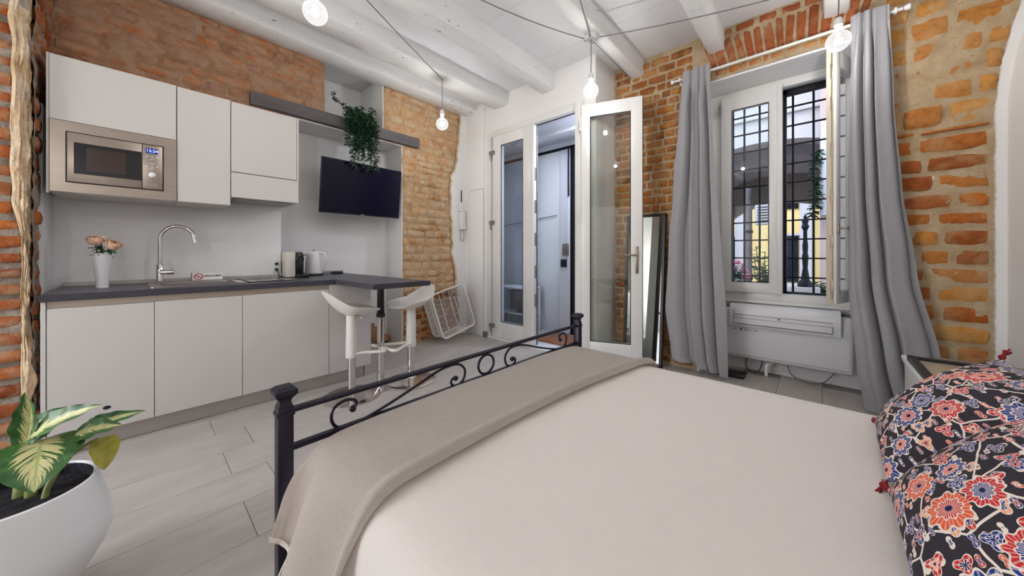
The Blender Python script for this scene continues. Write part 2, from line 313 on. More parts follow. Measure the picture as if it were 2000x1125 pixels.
# ---------------------------------------------------------------- helpers: geometry
class MB:
    def __init__(s): s.bm = bmesh.new(); s.uv = None
    def box(s, x0, x1, y0, y1, z0, z1, bev=0.0, seg=2, mx=None):
        b = bmesh.new(); bmesh.ops.create_cube(b, size=1)
        bmesh.ops.scale(b, vec=(abs(x1 - x0), abs(y1 - y0), abs(z1 - z0)), verts=b.verts)
        bmesh.ops.translate(b, vec=((x0 + x1) / 2, (y0 + y1) / 2, (z0 + z1) / 2), verts=b.verts)
        if bev: bmesh.ops.bevel(b, geom=list(b.edges), offset=bev, segments=seg, affect='EDGES', profile=0.5)
        return s._add(b, mx)
    def _add(s, b, mx=None):
        if mx is not None: b.transform(mx)
        mp = {}
        for v in b.verts: mp[v] = s.bm.verts.new(v.co)
        for f in b.faces:
            try: nf = s.bm.faces.new([mp[v] for v in f.verts]); nf.smooth = f.smooth
            except ValueError: pass
        b.free(); return s
    def cyl(s, p0, p1, r0, r1=None, n=20, caps=True):
        return s.tube([p0, p1], [r0, r0 if r1 is None else r1], n, caps)
    def tube(s, pts, r, n=10, caps=True, closed=False, flat=1.0):
        pts = [Vector(p) for p in pts]; m = len(pts)
        rs = r if isinstance(r, (list, tuple)) else [r] * m
        rings = []; up = None
        for i, p in enumerate(pts):
            a = pts[(i - 1) % m] if (closed or i > 0) else p; b = pts[(i + 1) % m] if (closed or i < m - 1) else p
            d = (b - a).normalized()
            if up is None:
                up = Vector((0, 0, 1)) if abs(d.z) < 0.9 else Vector((1, 0, 0))
            x = d.cross(up)
            if x.length < 1e-6: x = d.orthogonal()
            x.normalize(); y = x.cross(d).normalized(); up = y
            rings.append([s.bm.verts.new(p + (x * math.cos(2 * PI * k / n) + y * math.sin(2 * PI * k / n) * flat) * rs[i]) for k in range(n)])
        last = m if closed else m - 1
        for i in range(last):
            A, B = rings[i], rings[(i + 1) % m]
            for k in range(n):
                f = s.bm.faces.new((A[k], B[k], B[(k + 1) % n], A[(k + 1) % n])); f.smooth = True
        if caps and not closed:
            s.bm.faces.new(rings[0]); s.bm.faces.new(rings[-1][::-1])
        return s
    def lathe(s, prof, n=32, c=(0, 0, 0), sx=1.0, sy=1.0, mx=None):
        b = bmesh.new(); rings = []
        for r, z in prof:
            if r < 1e-5: rings.append([b.verts.new((c[0], c[1], c[2] + z))])
            else: rings.append([b.verts.new((c[0] + r * sx * math.cos(2 * PI * k / n), c[1] + r * sy * math.sin(2 * PI * k / n), c[2] + z)) for k in range(n)])
        for A, B in zip(rings, rings[1:]):
            for k in range(n):
                k2 = (k + 1) % n
                if len(A) == 1 and len(B) == 1: continue
                if len(A) == 1: f = b.faces.new((A[0], B[k2], B[k]))
                elif len(B) == 1: f = b.faces.new((A[k], A[k2], B[0]))
                else: f = b.faces.new((A[k], A[k2], B[k2], B[k]))
                f.smooth = True
        return s._add(b, mx)
    def sphere(s, c, r, nu=16, nv=10, sz=1.0):
        return s.lathe([(r * math.sin(PI * i / nv), -r * sz * math.cos(PI * i / nv)) for i in range(nv + 1)], nu, c)
    def grid(s, fn, nu, nv, uv=False, smooth=True):
        if uv and s.uv is None: s.uv = s.bm.loops.layers.uv.new('UVMap')
        V = [[s.bm.verts.new(fn(i / nu, j / nv)) for i in range(nu + 1)] for j in range(nv + 1)]
        for j in range(nv):
            for i in range(nu):
                f = s.bm.faces.new((V[j][i], V[j][i + 1], V[j + 1][i + 1], V[j + 1][i])); f.smooth = smooth
                if uv:
                    for lp, (a, b) in zip(f.loops, ((i, j), (i + 1, j), (i + 1, j + 1), (i, j + 1))): lp[s.uv].uv = (a / nu, b / nv)
        return s
    def prism(s, poly, axis, a0, a1, smooth=False):
        # poly in the two other axes (in x, y, z order), extruded along axis from a0 to a1
        def P(p, a): q = list(p); q.insert(axis, a); return q
        A = [s.bm.verts.new(P(p, a0)) for p in poly]; B = [s.bm.verts.new(P(p, a1)) for p in poly]; n = len(poly)
        s.bm.faces.new(A[::-1]); s.bm.faces.new(B)
        for k in range(n): f = s.bm.faces.new((A[k], A[(k + 1) % n], B[(k + 1) % n], B[k])); f.smooth = smooth
        return s
    def obj(s, name, m, parent=None, world=True, sharp=40.0, smooth=None, kind=None, solid=0.0, fixn=True):
        if solid: bmesh.ops.solidify(s.bm, geom=list(s.bm.faces), thickness=solid)
        if fixn: bmesh.ops.recalc_face_normals(s.bm, faces=s.bm.faces)
        if smooth is not None:
            for f in s.bm.faces: f.smooth = smooth
        if parent is not None and world: s.bm.transform(WM[parent.name].inverted())
        me = bpy.data.meshes.new(name); s.bm.to_mesh(me); s.bm.free()
        if isinstance(m, str): m = M[m]
        me.materials.append(m)
        try: me.set_sharp_from_angle(angle=math.radians(sharp))
        except Exception: pass
        o = bpy.data.objects.new(name, me); COL.objects.link(o)
        if parent is not None: o.parent = parent
        WM[o.name] = WM[parent.name] if parent is not None else Matrix()
        if kind: o['kind'] = kind
        return o
WM = {}

def tag(o, label, cat, group=None):
    o['label'] = label; o['category'] = cat
    if group: o['group'] = group
    return o
def thing(name, label, cat, loc=(0, 0, 0), rz=0.0, group=None):
    o = bpy.data.objects.new(name, None); COL.objects.link(o); o.empty_display_size = 0.1
    o.location = loc; o.rotation_euler = (0, 0, rz)
    WM[o.name] = Matrix.Translation(loc) @ Matrix.Rotation(rz, 4, 'Z')
    return tag(o, label, cat, group)
def dup(root, loc, rz=0.0, label=None, group=None):
    r = root.copy(); COL.objects.link(r); r.location = loc; r.rotation_euler = (0, 0, rz)
    if label: r['label'] = label
    if group: r['group'] = group
    for ch in list(root.children):
        c = ch.copy(); COL.objects.link(c); c.parent = r
        for g in ch.children:
            d = g.copy(); COL.objects.link(d); d.parent = c
    return r
def struct(name, mb, m, **kw):
    o = mb.obj(name, m, **kw); o['kind'] = 'structure'; return o
def strip(edge, far, axis, a0, a1):
    # a slab between a ragged edge [(p, z)] and the straight line p = far, a0..a1 thick along axis
    m = MB(); R = []
    for p, z in edge:
        q = [(p, a0), (far, a0), (far, a1), (p, a1)]
        R.append([m.bm.verts.new((c[1], c[0], z) if axis == 0 else (c[0], c[1], z)) for c in q])
    for A, B in zip(R, R[1:]):
        for k in range(4): m.bm.faces.new((A[k], A[(k + 1) % 4], B[(k + 1) % 4], B[k]))
    m.bm.faces.new(R[0]); m.bm.faces.new(R[-1]); return m
def curve_pts(ctrl, n=8, closed=False):
    # Catmull-Rom through the control points
    P = [Vector(p) for p in ctrl]; out = []; m = len(P)
    for i in range(m if closed else m - 1):
        p0 = P[i - 1] if (i > 0 or closed) else P[i]; p1 = P[i]; p2 = P[(i + 1) % m]; p3 = P[(i + 2) % m] if (closed or i + 2 < m) else P[(i + 1) % m]
        for k in range(n):
            t = k / n
            out.append(0.5 * ((2 * p1) + (p2 - p0) * t + (2 * p0 - 5 * p1 + 4 * p2 - p3) * t * t + (3 * p1 - p0 - 3 * p2 + p3) * t ** 3))
    if not closed: out.append(P[-1])
    return out
def text(name, s, size, m, parent, loc, rot, ex=0.0008, sx=1.0, align='CENTER', bold=0.0):
    cu = bpy.data.curves.new(name, 'FONT'); cu.body = s; cu.size = size; cu.extrude = ex; cu.align_x = align; cu.align_y = 'CENTER'; cu.offset = bold
    cu.materials.append(M[m])
    tmp = bpy.data.objects.new(name, cu); COL.objects.link(tmp)
    me = bpy.data.meshes.new_from_object(tmp.evaluated_get(bpy.context.evaluated_depsgraph_get()))
    bpy.data.objects.remove(tmp); me.materials.clear(); me.materials.append(M[m])
    o = bpy.data.objects.new(name, me); COL.objects.link(o); o.parent = parent; o['kind'] = 'stuff'
    mw = Matrix.Translation(loc) @ rot.to_4x4() @ Matrix.Diagonal((sx, 1, 1, 1))
    o.matrix_basis = WM[parent.name].inverted() @ mw if parent else mw
    return o
RX = Matrix(((0, 0, 1), (1, 0, 0), (0, 1, 0)))     # text lying on a wall that faces +X, reading along +Y
# ---------------------------------------------------------------- bricks
def brick_pool(m, n, seed, inx=0.05, inz=0.12):
    rng = random.Random(seed); pool = []
    for _ in range(n):
        b = bmesh.new(); nx, nz = 3, 2
        jit = lambda a: rng.uniform(-a, a)
        ring = [(i, 0) for i in range(nx + 1)] + [(nx, j) for j in range(1, nz + 1)] + [(i, nz) for i in range(nx - 1, -1, -1)] + [(0, j) for j in range(nz - 1, 0, -1)]
        back = [b.verts.new((i / nx - 0.5 + jit(0.012), 0, j / nz - 0.5 + jit(0.05))) for i, j in ring]
        G = {}
        for i in range(nx + 1):
            for j in range(nz + 1):
                edge = i in (0, nx) or j in (0, nz); corner = i in (0, nx) and j in (0, nz)
                x = (i / nx - 0.5) * (1 - 2 * inx * (1.5 if corner else 1)); z = (j / nz - 0.5) * (1 - 2 * inz * (1.3 if corner else 1))
                G[i, j] = b.verts.new((x + jit(0.02), (0.82 if edge else 1.0) + jit(0.12), z + jit(0.05)))
        k = len(ring)
        for a in range(k):
            f = b.faces.new((back[a], back[(a + 1) % k], G[ring[(a + 1) % k]], G[ring[a]])); f.smooth = True
        for i in range(nx):
            for j in range(nz):
                f = b.faces.new((G[i, j], G[i + 1, j], G[i + 1, j + 1], G[i, j + 1])); f.smooth = True
        bmesh.ops.recalc_face_normals(b, faces=b.faces)
        me = bpy.data.meshes.new('brick'); b.to_mesh(me); b.free(); me.materials.append(M[m]); pool.append(me)
    return pool
def one_brick(parent, pool, loc, rz, ln, dp, ht, tilt, rng, name='brick'):
    o = bpy.data.objects.new(name, rng.choice(pool)); COL.objects.link(o); o.parent = parent
    o.location = loc; o.rotation_euler = (0, tilt, rz); o.scale = (ln, dp, ht); return o
def lay(parent, pool, place, rz, spans, z0, z1, h, lm, seed, joint=0.013, depth=0.03, tilt=0.012, short=0.35, skip=0.0, var=0.0):
    rng = random.Random(seed); z = z0
    while z < z1 - 0.02:
        hh = min(h * rng.uniform(0.88 - var * 0.4, 1.14 + var * 0.5), z1 - z); zc = z + hh / 2
        for ua, ub in spans(zc):
            u = ua - rng.uniform(0, lm * 0.6)
            while u < ub - 0.02:
                ln = lm * (0.52 if rng.random() < short else 1.0) * rng.uniform(0.9, 1.12)
                a, b2 = max(u, ua), min(u + ln, ub)
                if ub - b2 < (0.11 if lm > 0.2 else 0.06): b2 = ub
                if b2 - a > 0.035 and rng.random() >= skip:
                    one_brick(parent, pool, place((a + b2) / 2, zc), rz, b2 - a - joint, depth * rng.uniform(0.75 - var, 1.2), hh - joint * rng.uniform(0.8, 1.3), rng.uniform(-tilt, tilt), rng)
                u = b2 if b2 > u else u + ln
        z += hh
def rough_sheet(fn, nu, nv, amp, scale, seed, normal):
    n = Vector(normal)
    def g(a, b):
        p = Vector(fn(a, b)); return p + n * (noise.fractal(p * scale + Vector((seed, 0, 0)), 0.6, 2.0, 4) * amp)
    return g

# ---------------------------------------------------------------- floor
fl = struct('floor', MB().box(-4.6, 1.6, -2.7, 4.4, -0.12, -0.006), 'grout')
tile_mesh = {}
def floor_tile(x0, x1, y0, y1):
    key = (round(x1 - x0, 3), round(y1 - y0, 3))
    if key not in tile_mesh:
        b = bmesh.new(); bmesh.ops.create_cube(b, size=1); bmesh.ops.scale(b, vec=(key[0], key[1], 0.02), verts=b.verts)
        bmesh.ops.bevel(b, geom=[e for e in b.edges if e.verts[0].co.z > 0 and e.verts[1].co.z > 0], offset=0.0015, segments=1, affect='EDGES')
        me = bpy.data.meshes.new('tile'); b.to_mesh(me); b.free(); me.materials.append(M['floor']); tile_mesh[key] = me
    o = bpy.data.objects.new('tile', tile_mesh[key]); COL.objects.link(o); o.parent = fl; o.location = ((x0 + x1) / 2, (y0 + y1) / 2, -0.01)
rows = []
x = -2.265
while x > -4.4: x -= 0.286
i = 0; PL = 1.16
k0 = round((x + 2.265) / 0.286)
while x < 1.3:
    off = 0.325 if (round((x + 2.265) / 0.286) % 2 == 1) else 0.475
    if abs(x + 2.837) < 0.05: off = 0.472
    y = off - 3 * PL
    while y < 3.9:
        floor_tile(x + 0.0012, x + 0.2848, y + 0.0012, y + PL - 0.0012); y += PL
    x += 0.286

# ---------------------------------------------------------------- left wall (kitchen wall)
XL = -3.845
CE = 3.27
wl_ = MB()
wl_.box(-4.9, -4.23, -0.42, 2.3, 0, 2.5)                    # back of the low niche
wl_.box(-4.23, XL - 0.005, -0.42, 0.92, 0, 2.5)             # backsplash wall behind the kitchen units
wl_.box(-4.9, XL - 0.06, 2.21, 3.3, 0, 2.505)               # pier
wl_.box(-4.9, XL - 0.024, -0.42, 1.31, 2.5, 3.45)            # over the units
wl_.box(-4.9, -4.45, 1.31, 1.96, 2.5, 3.45)                 # back of the high niche
wl_.box(-4.9, XL - 0.06, 1.96, 3.3, 2.5, 3.45)
wl_.box(-4.45, XL - 0.03, 1.29, 2.23, 2.505, 2.625)         # slab between the two niches
wl_.box(-4.9, -3.45, -2.7, -0.48, 0, 3.45)                 # deep jamb at the near end
wall_left = struct('wall_left', wl_, 'wall_white')
sk = MB()
sk.box(-4.3, XL - 0.012, 2.203, 2.212, 0, 2.505); sk.box(-4.45, XL - 0.012, 1.953, 1.962, 2.625, CE)
sk.box(-4.3, XL - 0.012, 0.93, 2.205, 2.497, 2.507)
sk.obj('reveal_plaster', 'wall_white', wall_left)
MB().box(-4.245, -4.222, 0.93, 1.36, 1.75, 2.497).obj('rough_patch', 'rough_white', wall_left)
# mortar beds
mb = MB()
mb.grid(rough_sheet(lambda a, b: (XL - 0.008, -0.42 + a * 1.35, 2.3 + b * 0.95), 60, 34, 0.010, 7, 1, (1, 0, 0)), 60, 34)
mb.grid(rough_sheet(lambda a, b: (XL - 0.008, 0.92 + a * 0.39, 2.505 + b * 0.75), 16, 30, 0.010, 7, 1, (1, 0, 0)), 16, 30)
mb.obj('mortar_bed', 'mortar_left', wall_left, fixn=False)
mb = MB()
mb.grid(rough_sheet(lambda a, b: (XL - 0.014, 2.21 + a * 1.0, b * 2.51), 60, 150, 0.011, 8, 2, (1, 0, 0)), 60, 150)
mb.grid(rough_sheet(lambda a, b: (XL - 0.014, 1.96 + a * 1.2, 2.5 + b * 0.75), 70, 46, 0.010, 8, 3, (1, 0, 0)), 70, 46)
mb.obj('mortar_bed', 'mortar_pier', wall_left, fixn=False)
RAG = [(0.0, 3.07), (0.25, 3.10), (0.65, 3.06), (0.975, 3.03), (1.17, 2.97), (1.36, 2.985), (1.69, 2.96), (2.0, 2.95), (2.26, 2.96), (2.37, 3.04), (2.54, 3.06), (2.84, 3.105), (3.15, 3.12), (3.27, 3.12)]
def rag(z):
    for (a, ya), (b, yb) in zip(RAG, RAG[1:]):
        if a <= z <= b: return ya + (yb - ya) * (z - a) / (b - a)
    return RAG[-1][1]
ed = [(rag(CE * k / 90) + 0.02 * noise.noise(Vector((3.1, CE * k / 90 * 9, 0))) + 0.012 * noise.noise(Vector((7.1, CE * k / 90 * 31, 0))), CE * k / 90) for k in range(91)]
strip(ed, 3.30, 0, XL - 0.02, XL + 0.012).obj('plaster_face', 'wall_white', wall_left)
pm = MB()
for dx, w in ((0.012, 0.0),):
    pm.tube([(XL + 0.004, y - 0.006, z) for y, z in ed], 0.014, 6, caps=False)
pm.obj('plaster_lip', 'plaster_cream', wall_left)
P_left = brick_pool('brick_left', 10, 1); P_pier = brick_pool('brick_pier', 10, 2)
def sp_top(z):
    out = [(-0.40, 0.60)] if z < 2.66 else [(-0.40, 1.22)]
    if z > 2.63: out[0] = (-0.40, 1.29)
    elif 2.5 < z: out[0] = (-0.40, 0.655)
    elif z < 2.5: out[0] = (-0.40, 0.93)
    return out
lay(wall_left, P_left, lambda u, z: (XL - 0.026, u, z), -PI / 2, sp_top, 2.36, 3.16, 0.094, 0.27, 11, depth=0.032)
def sp_pier(z):
    a = 2.225 if z < 2.5 else (1.975 if z > 2.65 else 2.44)
    return [(a, rag(z) - 0.015)]
lay(wall_left, P_pier, lambda u, z: (XL - 0.028, u, z), -PI / 2, sp_pier, 0.66, 3.16, 0.094, 0.25, 12, depth=0.034, tilt=0.035, short=0.45, joint=0.010, var=0.28)
P_rubble = brick_pool('brick_near', 8, 6, 0.07, 0.16)
lay(wall_left, P_rubble, lambda u, z: (XL - 0.034, u, z), -PI / 2, sp_pier, 0.02, 0.66, 0.072, 0.16, 15, depth=0.05, tilt=0.10, short=0.4, joint=0.012, var=0.4)
# soldier brick at the edge of the high niche, rubble at the foot of the low niche
rng = random.Random(5)
for y, z, l, h, d in ((1.66, 0.10, 0.20, 0.12, 0.10), (1.86, 0.07, 0.16, 0.14, 0.12), (2.03, 0.12, 0.18, 0.20, 0.08), (2.12, 0.05, 0.14, 0.10, 0.14), (1.50, 0.06, 0.18, 0.10, 0.08), (1.93, 0.22, 0.2, 0.11, 0.06), (1.72, 0.22, 0.18, 0.10, 0.06)):
    one_brick(wall_left, P_left, (-4.24, y, z), -PI / 2, l, d, h, rng.uniform(-0.2, 0.2), rng)
# near jamb: rough plaster arris with bricks on both faces
nj = MB()
nj.box(-4.0, -3.394, -1.3, -0.43, 0, 3.3)
nj.grid(rough_sheet(lambda a, b: (-3.38, -1.3 + a * 0.87, b * 3.3), 26, 100, 0.02, 6, 5, (1, 0, 0)), 26, 100)
nj.grid(rough_sheet(lambda a, b: (XL + a * (XL * -1 - 3.362), -0.413, b * 3.3), 16, 100, 0.014, 7, 6, (0, 1, 0)), 16, 100)
nj.obj('jamb_mortar', 'mortar_grey', wall_left, fixn=False)
def arris(a, b):
    z = b * 3.3; k = min(1, max(0, (z - 1.25) / 0.2)); w = (0.014 + 0.022 * k) * (1 + 0.4 * noise.noise(Vector((0, 0, z * 5))))
    ang = a * PI * 0.5; bulge = 0.012 + 0.014 * k + 0.03 * max(0, 1 - abs(z - 0.42) / 0.3)
    base = Vector((-3.366, -0.432, z)); out = Vector((math.cos(ang), math.sin(ang), 0))
    off = Vector((-0.03 * a, -w * (1 - a) * 1.5, 0))
    edge = math.sin(PI * min(1, max(0, a))) ** 0.5
    return base + off + out * (bulge * edge + 0.012 * edge * noise.fractal(Vector((a * 3, z * 9, 1.7)), 0.7, 2.0, 4) + 0.012 * edge * noise.noise(Vector((a * 14, z * 4, 0))))
MB().grid(arris, 18, 260).obj('plaster_arris', 'plaster_cream', wall_left, fixn=False)
P_near = brick_pool('brick_near', 10, 3)
lay(wall_left, P_near, lambda u, z: (-3.405, u, z), -PI / 2, lambda z: [(-0.68, -0.432 if z < 1.33 else -0.468)], 0.03, 3.2, 0.098, 0.25, 13, depth=0.05, joint=0.022, tilt=0.03)
def sp_ret(z):
    t = min(1, max(0, (z - 2.0) / 0.2)) if z > 2.0 else 0
    w = -3.525 + 0.03 * noise.noise(Vector((0, 0, z * 6))) if z < 2.08 else XL
    return [(w, -3.40)]
lay(wall_left, P_near, lambda u, z: (u, -0.44, z), 0.0, sp_ret, 0.03, 3.2, 0.11, 0.24, 14, depth=0.042, joint=0.014, tilt=0.04)
re = [(-3.525 + 0.03 * noise.noise(Vector((0, 0, 2.07 * k / 50 * 6))) - 0.004, 2.07 * k / 50) for k in range(51)]
strip(re, XL, 1, -0.43, -0.398).obj('return_plaster', 'wall_white', wall_left)

# ---------------------------------------------------------------- door wall
DY = 3.25
dw = MB()
dw.box(-4.9, -3.40, DY, 3.47, 0, 3.45)
dw.box(-3.40, -1.90, DY, 3.47, 2.80, 3.45)
dw.box(-1.90, -1.75, DY, 4.4, 0, 3.45)
wall_front = struct('wall_front', dw, 'wall_white')
cb = MB().box(-3.84, -3.45, DY - 0.03, DY + 0.02, 0, 3.2, 0.004); cb.obj('pilaster', 'wall_white', wall_front)
# vestibule behind the glazed door
vb = MB()
vb.box(-4.6, -4.45, 3.47, 4.4, 0, 3.0); vb.box(-4.6, -1.86, 3.465, 4.36, 2.80, 2.95); vb.box(-4.6, -3.30, 4.19, 4.38, 0, 3.0); vb.box(-3.30, -1.86, 4.19, 4.37, 2.66, 3.0)
vb.box(-3.3, -1.9, 3.72, 3.86, 2.74, 2.80)
struct('wall_vestibule', vb, 'cool_white')

# ---------------------------------------------------------------- window wall
WY = 3.70
ww = MB()
ww.box(-1.75, -0.88, WY + 0.01, 4.4, 0, 3.45); ww.box(0.34, 1.6, WY + 0.01, 4.4, 0, 3.45)
ww.box(-0.88, 0.34, WY + 0.01, 4.4, 2.80, 3.45); ww.box(-0.88, 0.34, 4.09, 4.4, 0, 0.70)
wall_back = struct('wall_back', ww, 'wall_white')
sf = MB()
sf.prism([(WY, 2.815), (4.10, 2.775), (4.10, 2.79), (WY + 0.012, 2.83)], 0, -0.88, 0.34)
sf.box(-0.885, -0.868, WY - 0.004, 4.10, 0, 2.81); sf.box(0.328, 0.345, WY - 0.004, 4.10, 0, 2.81)
sf.obj('reveal_plaster', 'wall_white', wall_back)
mb = MB()
mb.grid(rough_sheet(lambda a, b: (-1.75 + a * 0.87, WY - 0.004, b * 3.3), 34, 120, 0.012, 8, 11, (0, -1, 0)), 34, 120)
mb.grid(rough_sheet(lambda a, b: (-0.88 + a * 1.22, WY - 0.004, 2.815 + b * 0.5), 50, 20, 0.012, 8, 12, (0, -1, 0)), 50, 20)
mb.grid(rough_sheet(lambda a, b: (0.34 + a * 0.9, WY - 0.004, b * 3.3), 34, 120, 0.012, 8, 13, (0, -1, 0)), 34, 120)
mb.obj('mortar_bed', 'mortar_back', wall_back, fixn=False)
P_back = brick_pool('brick_back', 12, 4, 0.05, 0.12); P_small = brick_pool('brick_small', 10, 5)
lay(wall_back, P_small, lambda u, z: (u, WY + 0.012, z), PI, lambda z: [(-1.735, -0.92)], 0.02, 3.24, 0.082, 0.19, 21, depth=0.034, joint=0.012, tilt=0.03, short=0.5)
def right_edge(z):
    return 0.838 if z < 2.05 else 0.838 + 0.16 * ((z - 2.05) / 0.9) ** 1.7
lay(wall_back, P_back, lambda u, z: (u, WY + 0.016, z), PI, lambda z: [(0.385, right_edge(z) - 0.004)], 0.40, 2.02, 0.128, 0.27, 22, depth=0.036, joint=0.021, tilt=0.03, short=0.3)
P_ochre = brick_pool('brick_ochre', 10, 7, 0.07, 0.10); P_red = brick_pool('brick_red', 8, 8, 0.10, 0.05)
lay(wall_back, P_ochre, lambda u, z: (u, WY + 0.014, z), PI, lambda z: [(0.355, right_edge(z) + 0.01)], 2.02, 3.24, 0.150, 0.20, 26, depth=0.034, joint=0.020, tilt=0.05, short=0.25, var=0.25)
# leaning bricks of the flat arch over the window, with a thin course below it
rng = random.Random(31); xx = -0.80
while xx < 0.30:
    w = rng.uniform(0.062, 0.09)
    lean = -0.30 * (xx + 0.24) / 0.55
    one_brick(wall_back, P_red, (xx + w / 2, WY + 0.014, 3.045), PI, w - 0.012, 0.036 * rng.uniform(0.8, 1.2), 0.275 * rng.uniform(0.9, 1.05), lean + rng.uniform(-0.06, 0.06), rng)
    xx += w
lay(wall_back, P_back, lambda u, z: (u, WY + 0.014, z), PI, lambda z: [(-0.87, 0.335)], 2.83, 2.905, 0.075, 0.10, 23, depth=0.03, joint=0.014, tilt=0.06)
lay(wall_back, P_red, lambda u, z: (u, WY + 0.014, z), PI, lambda z: [(-0.87, 0.335)], 3.19, 3.26, 0.09, 0.17, 24, depth=0.03, joint=0.014, tilt=0.03)
# white plaster margin at the right corner: ragged edge that curves away under the vault
ed = [(right_edge(CE * k / 300) + 0.005 * noise.noise(Vector((1.3, CE * k / 300 * 9, 0))) + 0.004 * noise.noise(Vector((1.3, CE * k / 300 * 60, 0))), CE * k / 300) for k in range(301)]
strip(ed, 1.45, 1, WY - 0.034, WY + 0.02).obj('plaster_margin', 'wall_white', wall_back)
rw = MB()
prof = [(right_edge(CE * k / 40) + 0.042, CE * k / 40) for k in range(41)]
rw.prism(prof + [(1.6, CE), (1.6, 0)], 1, -2.7, WY - 0.03)
wall_right = struct('wall_right', rw, 'wall_white', sharp=60, smooth=False)
nw = MB(); nw.box(-3.5, -3.30, -2.78, -2.62, 0, 3.45); nw.box(-1.86, 1.6, -2.78, -2.62, 0, 3.45); nw.box(-3.4, 1.6, -2.78, -2.62, 0, 0.46); nw.box(-3.4, 1.6, -2.78, -2.62, 2.44, 3.45)
struct('wall_near', nw, 'wall_white')
for nm, xa, xb in (('fill_window', -3.30, -1.86),):  # invented window frame around the added fill light
    w2 = MB(); w2.box(xa, xb, -2.675, -2.62, 0.46, 0.52, 0.003); w2.box(xa, xb, -2.675, -2.62, 2.38, 2.44, 0.003)
    for x in (xa, (xa + xb) / 2 - 0.03, xb - 0.06): w2.box(x, x + 0.06, -2.675, -2.62, 0.46, 2.44, 0.003)
    struct(nm, w2, 'pvc')

# ---------------------------------------------------------------- ceiling and beams
ceil_ = struct('ceiling', MB().box(-4.9, 1.7, -2.75, 4.4, CE, CE + 0.2), 'ceiling')
bd = MB()
for y in (0.55, 1.35, 2.15, 2.95): bd.box(-2.2, 0.9, y - 0.002, y + 0.002, CE - 0.0015, CE + 0.01)
bd.obj('board_joint', 'cabinet_in', ceil_, kind='stuff')
def beam(x0, x1, z, y1, seed, taper=0.0):
    rs = random.Random(seed); m = MB(); n = 40; b = m.bm; rings = []
    for k in range(n + 1):
        y = -2.62 + (y1 + 2.62) * k / n
        j = lambda a, s: a * noise.noise(Vector((s, y * 1.6, seed))) + 0.5 * a * noise.noise(Vector((s, y * 7, seed)))
        r = 0.010
        pr = [(x0, CE + 0.03), (x0 + j(.008, 1), z + r), (x0 + r, z + j(.008, 2)), ((x0 + x1) / 2, z - 0.004 + j(.008, 3)), (x1 - r, z + j(.008, 4)), (x1 + j(.008, 5), z + r), (x1 + taper, CE + 0.03)]
        rings.append([b.verts.new((p[0], y, p[1])) for p in pr])
    for A, B in zip(rings, rings[1:]):
        for q in range(len(A) - 1): f = b.faces.new((A[q], A[q + 1], B[q + 1], B[q])); f.smooth = True
    b.faces.new(rings[-1])
    return struct('beam', m, 'beam', sharp=50)
beam(-3.90, -3.62, 3.16, DY + 0.02, 1)
beam(-3.27, -3.01, 3.11, DY, 2)
beam(-2.46, -2.278, 3.067, DY, 3)
beam(-1.545, -1.41, 3.095, WY, 4)
beam(-0.785, -0.655, 3.07, WY, 5)
beam(0.03, 0.177, 3.03, WY, 6)

# ---------------------------------------------------------------- dark lintel shelf over the niche
t = thing('lintel_shelf', 'long dark grey wooden board set into the brick over the television', 'shelf', (XL, 1.55, 2.51))
MB().box(XL - 0.10, XL + 0.045, 0.675, 2.425, 2.512, 2.632, 0.006).obj('board', 'grey_wood', t)

# ---------------------------------------------------------------- glazed door
def sash(mb, L, h0, h1, st, sb, stop, th, y=0.0, l0=0.0):
    # stiles and rails of a leaf along local x, thickness th about y
    mb.box(l0, l0 + st[0], y - th / 2, y + th / 2, h0, h1, 0.006); mb.box(L - st[1], L, y - th / 2, y + th / 2, h0, h1, 0.006)
    mb.box(l0 + st[0] - 0.004, L - st[1] + 0.004, y - th / 2 + 0.001, y + th / 2 - 0.001, h0, h0 + sb, 0.006)
    mb.box(l0 + st[0] - 0.004, L - st[1] + 0.004, y - th / 2 + 0.001, y + th / 2 - 0.001, h1 - stop, h1, 0.006)
    return mb
def gasket(x0, x1, z0, z1, y, w=0.008, d=0.004):
    m = MB()
    m.box(x0, x0 + w, y - d, y + d, z0, z1); m.box(x1 - w, x1, y - d, y + d, z0, z1); m.box(x0, x1, y - d, y + d, z0, z0 + w); m.box(x0, x1, y - d, y + d, z1 - w, z1)
    return m
fr = MB()
fr.box(-3.40, -3.335, DY - 0.01, DY + 0.08, 0, 2.83, 0.004); fr.box(-1.955, -1.89, DY - 0.01, DY + 0.08, 0, 2.83, 0.004); fr.box(-3.34, -1.95, DY - 0.01, DY + 0.08, 2.745, 2.83, 0.004)
door_1 = struct('door_1', fr, 'pvc')
lf = sash(MB(), -2.615, 0.025, 2.745, (0.165, 0.14), 0.22, 0.145, 0.06, DY + 0.02, -3.30)
lf.obj('fixed_leaf', 'pvc', door_1)
o = MB().box(-3.14, -2.75, DY + 0.012, DY + 0.022, 0.24, 2.605).obj('pane', 'glass_blue', door_1)
gasket(-3.137, -2.753, 0.243, 2.602, DY - 0.008).obj('gasket', 'gasket', door_1)
ast = MB(); ast.box(-2.63, -2.575, DY - 0.018, DY + 0.07, 0.02, 2.74, 0.006); ast.obj('meeting_stile', 'pvc', door_1)
ek = MB()
for z in (0.5, 0.85, 1.25, 1.65, 2.05, 2.45): ek.box(-2.577, -2.571, DY + 0.0, DY + 0.03, z, z + 0.16)
ek.obj('lock_keep', 'hinge', door_1)
g2 = MB(); g2.box(-2.577, -2.567, DY + 0.04, DY + 0.05, 0.03, 2.73); g2.box(-2.577, -1.955, DY + 0.04, DY + 0.05, 2.728, 2.738); g2.obj('seal', 'gasket', door_1)
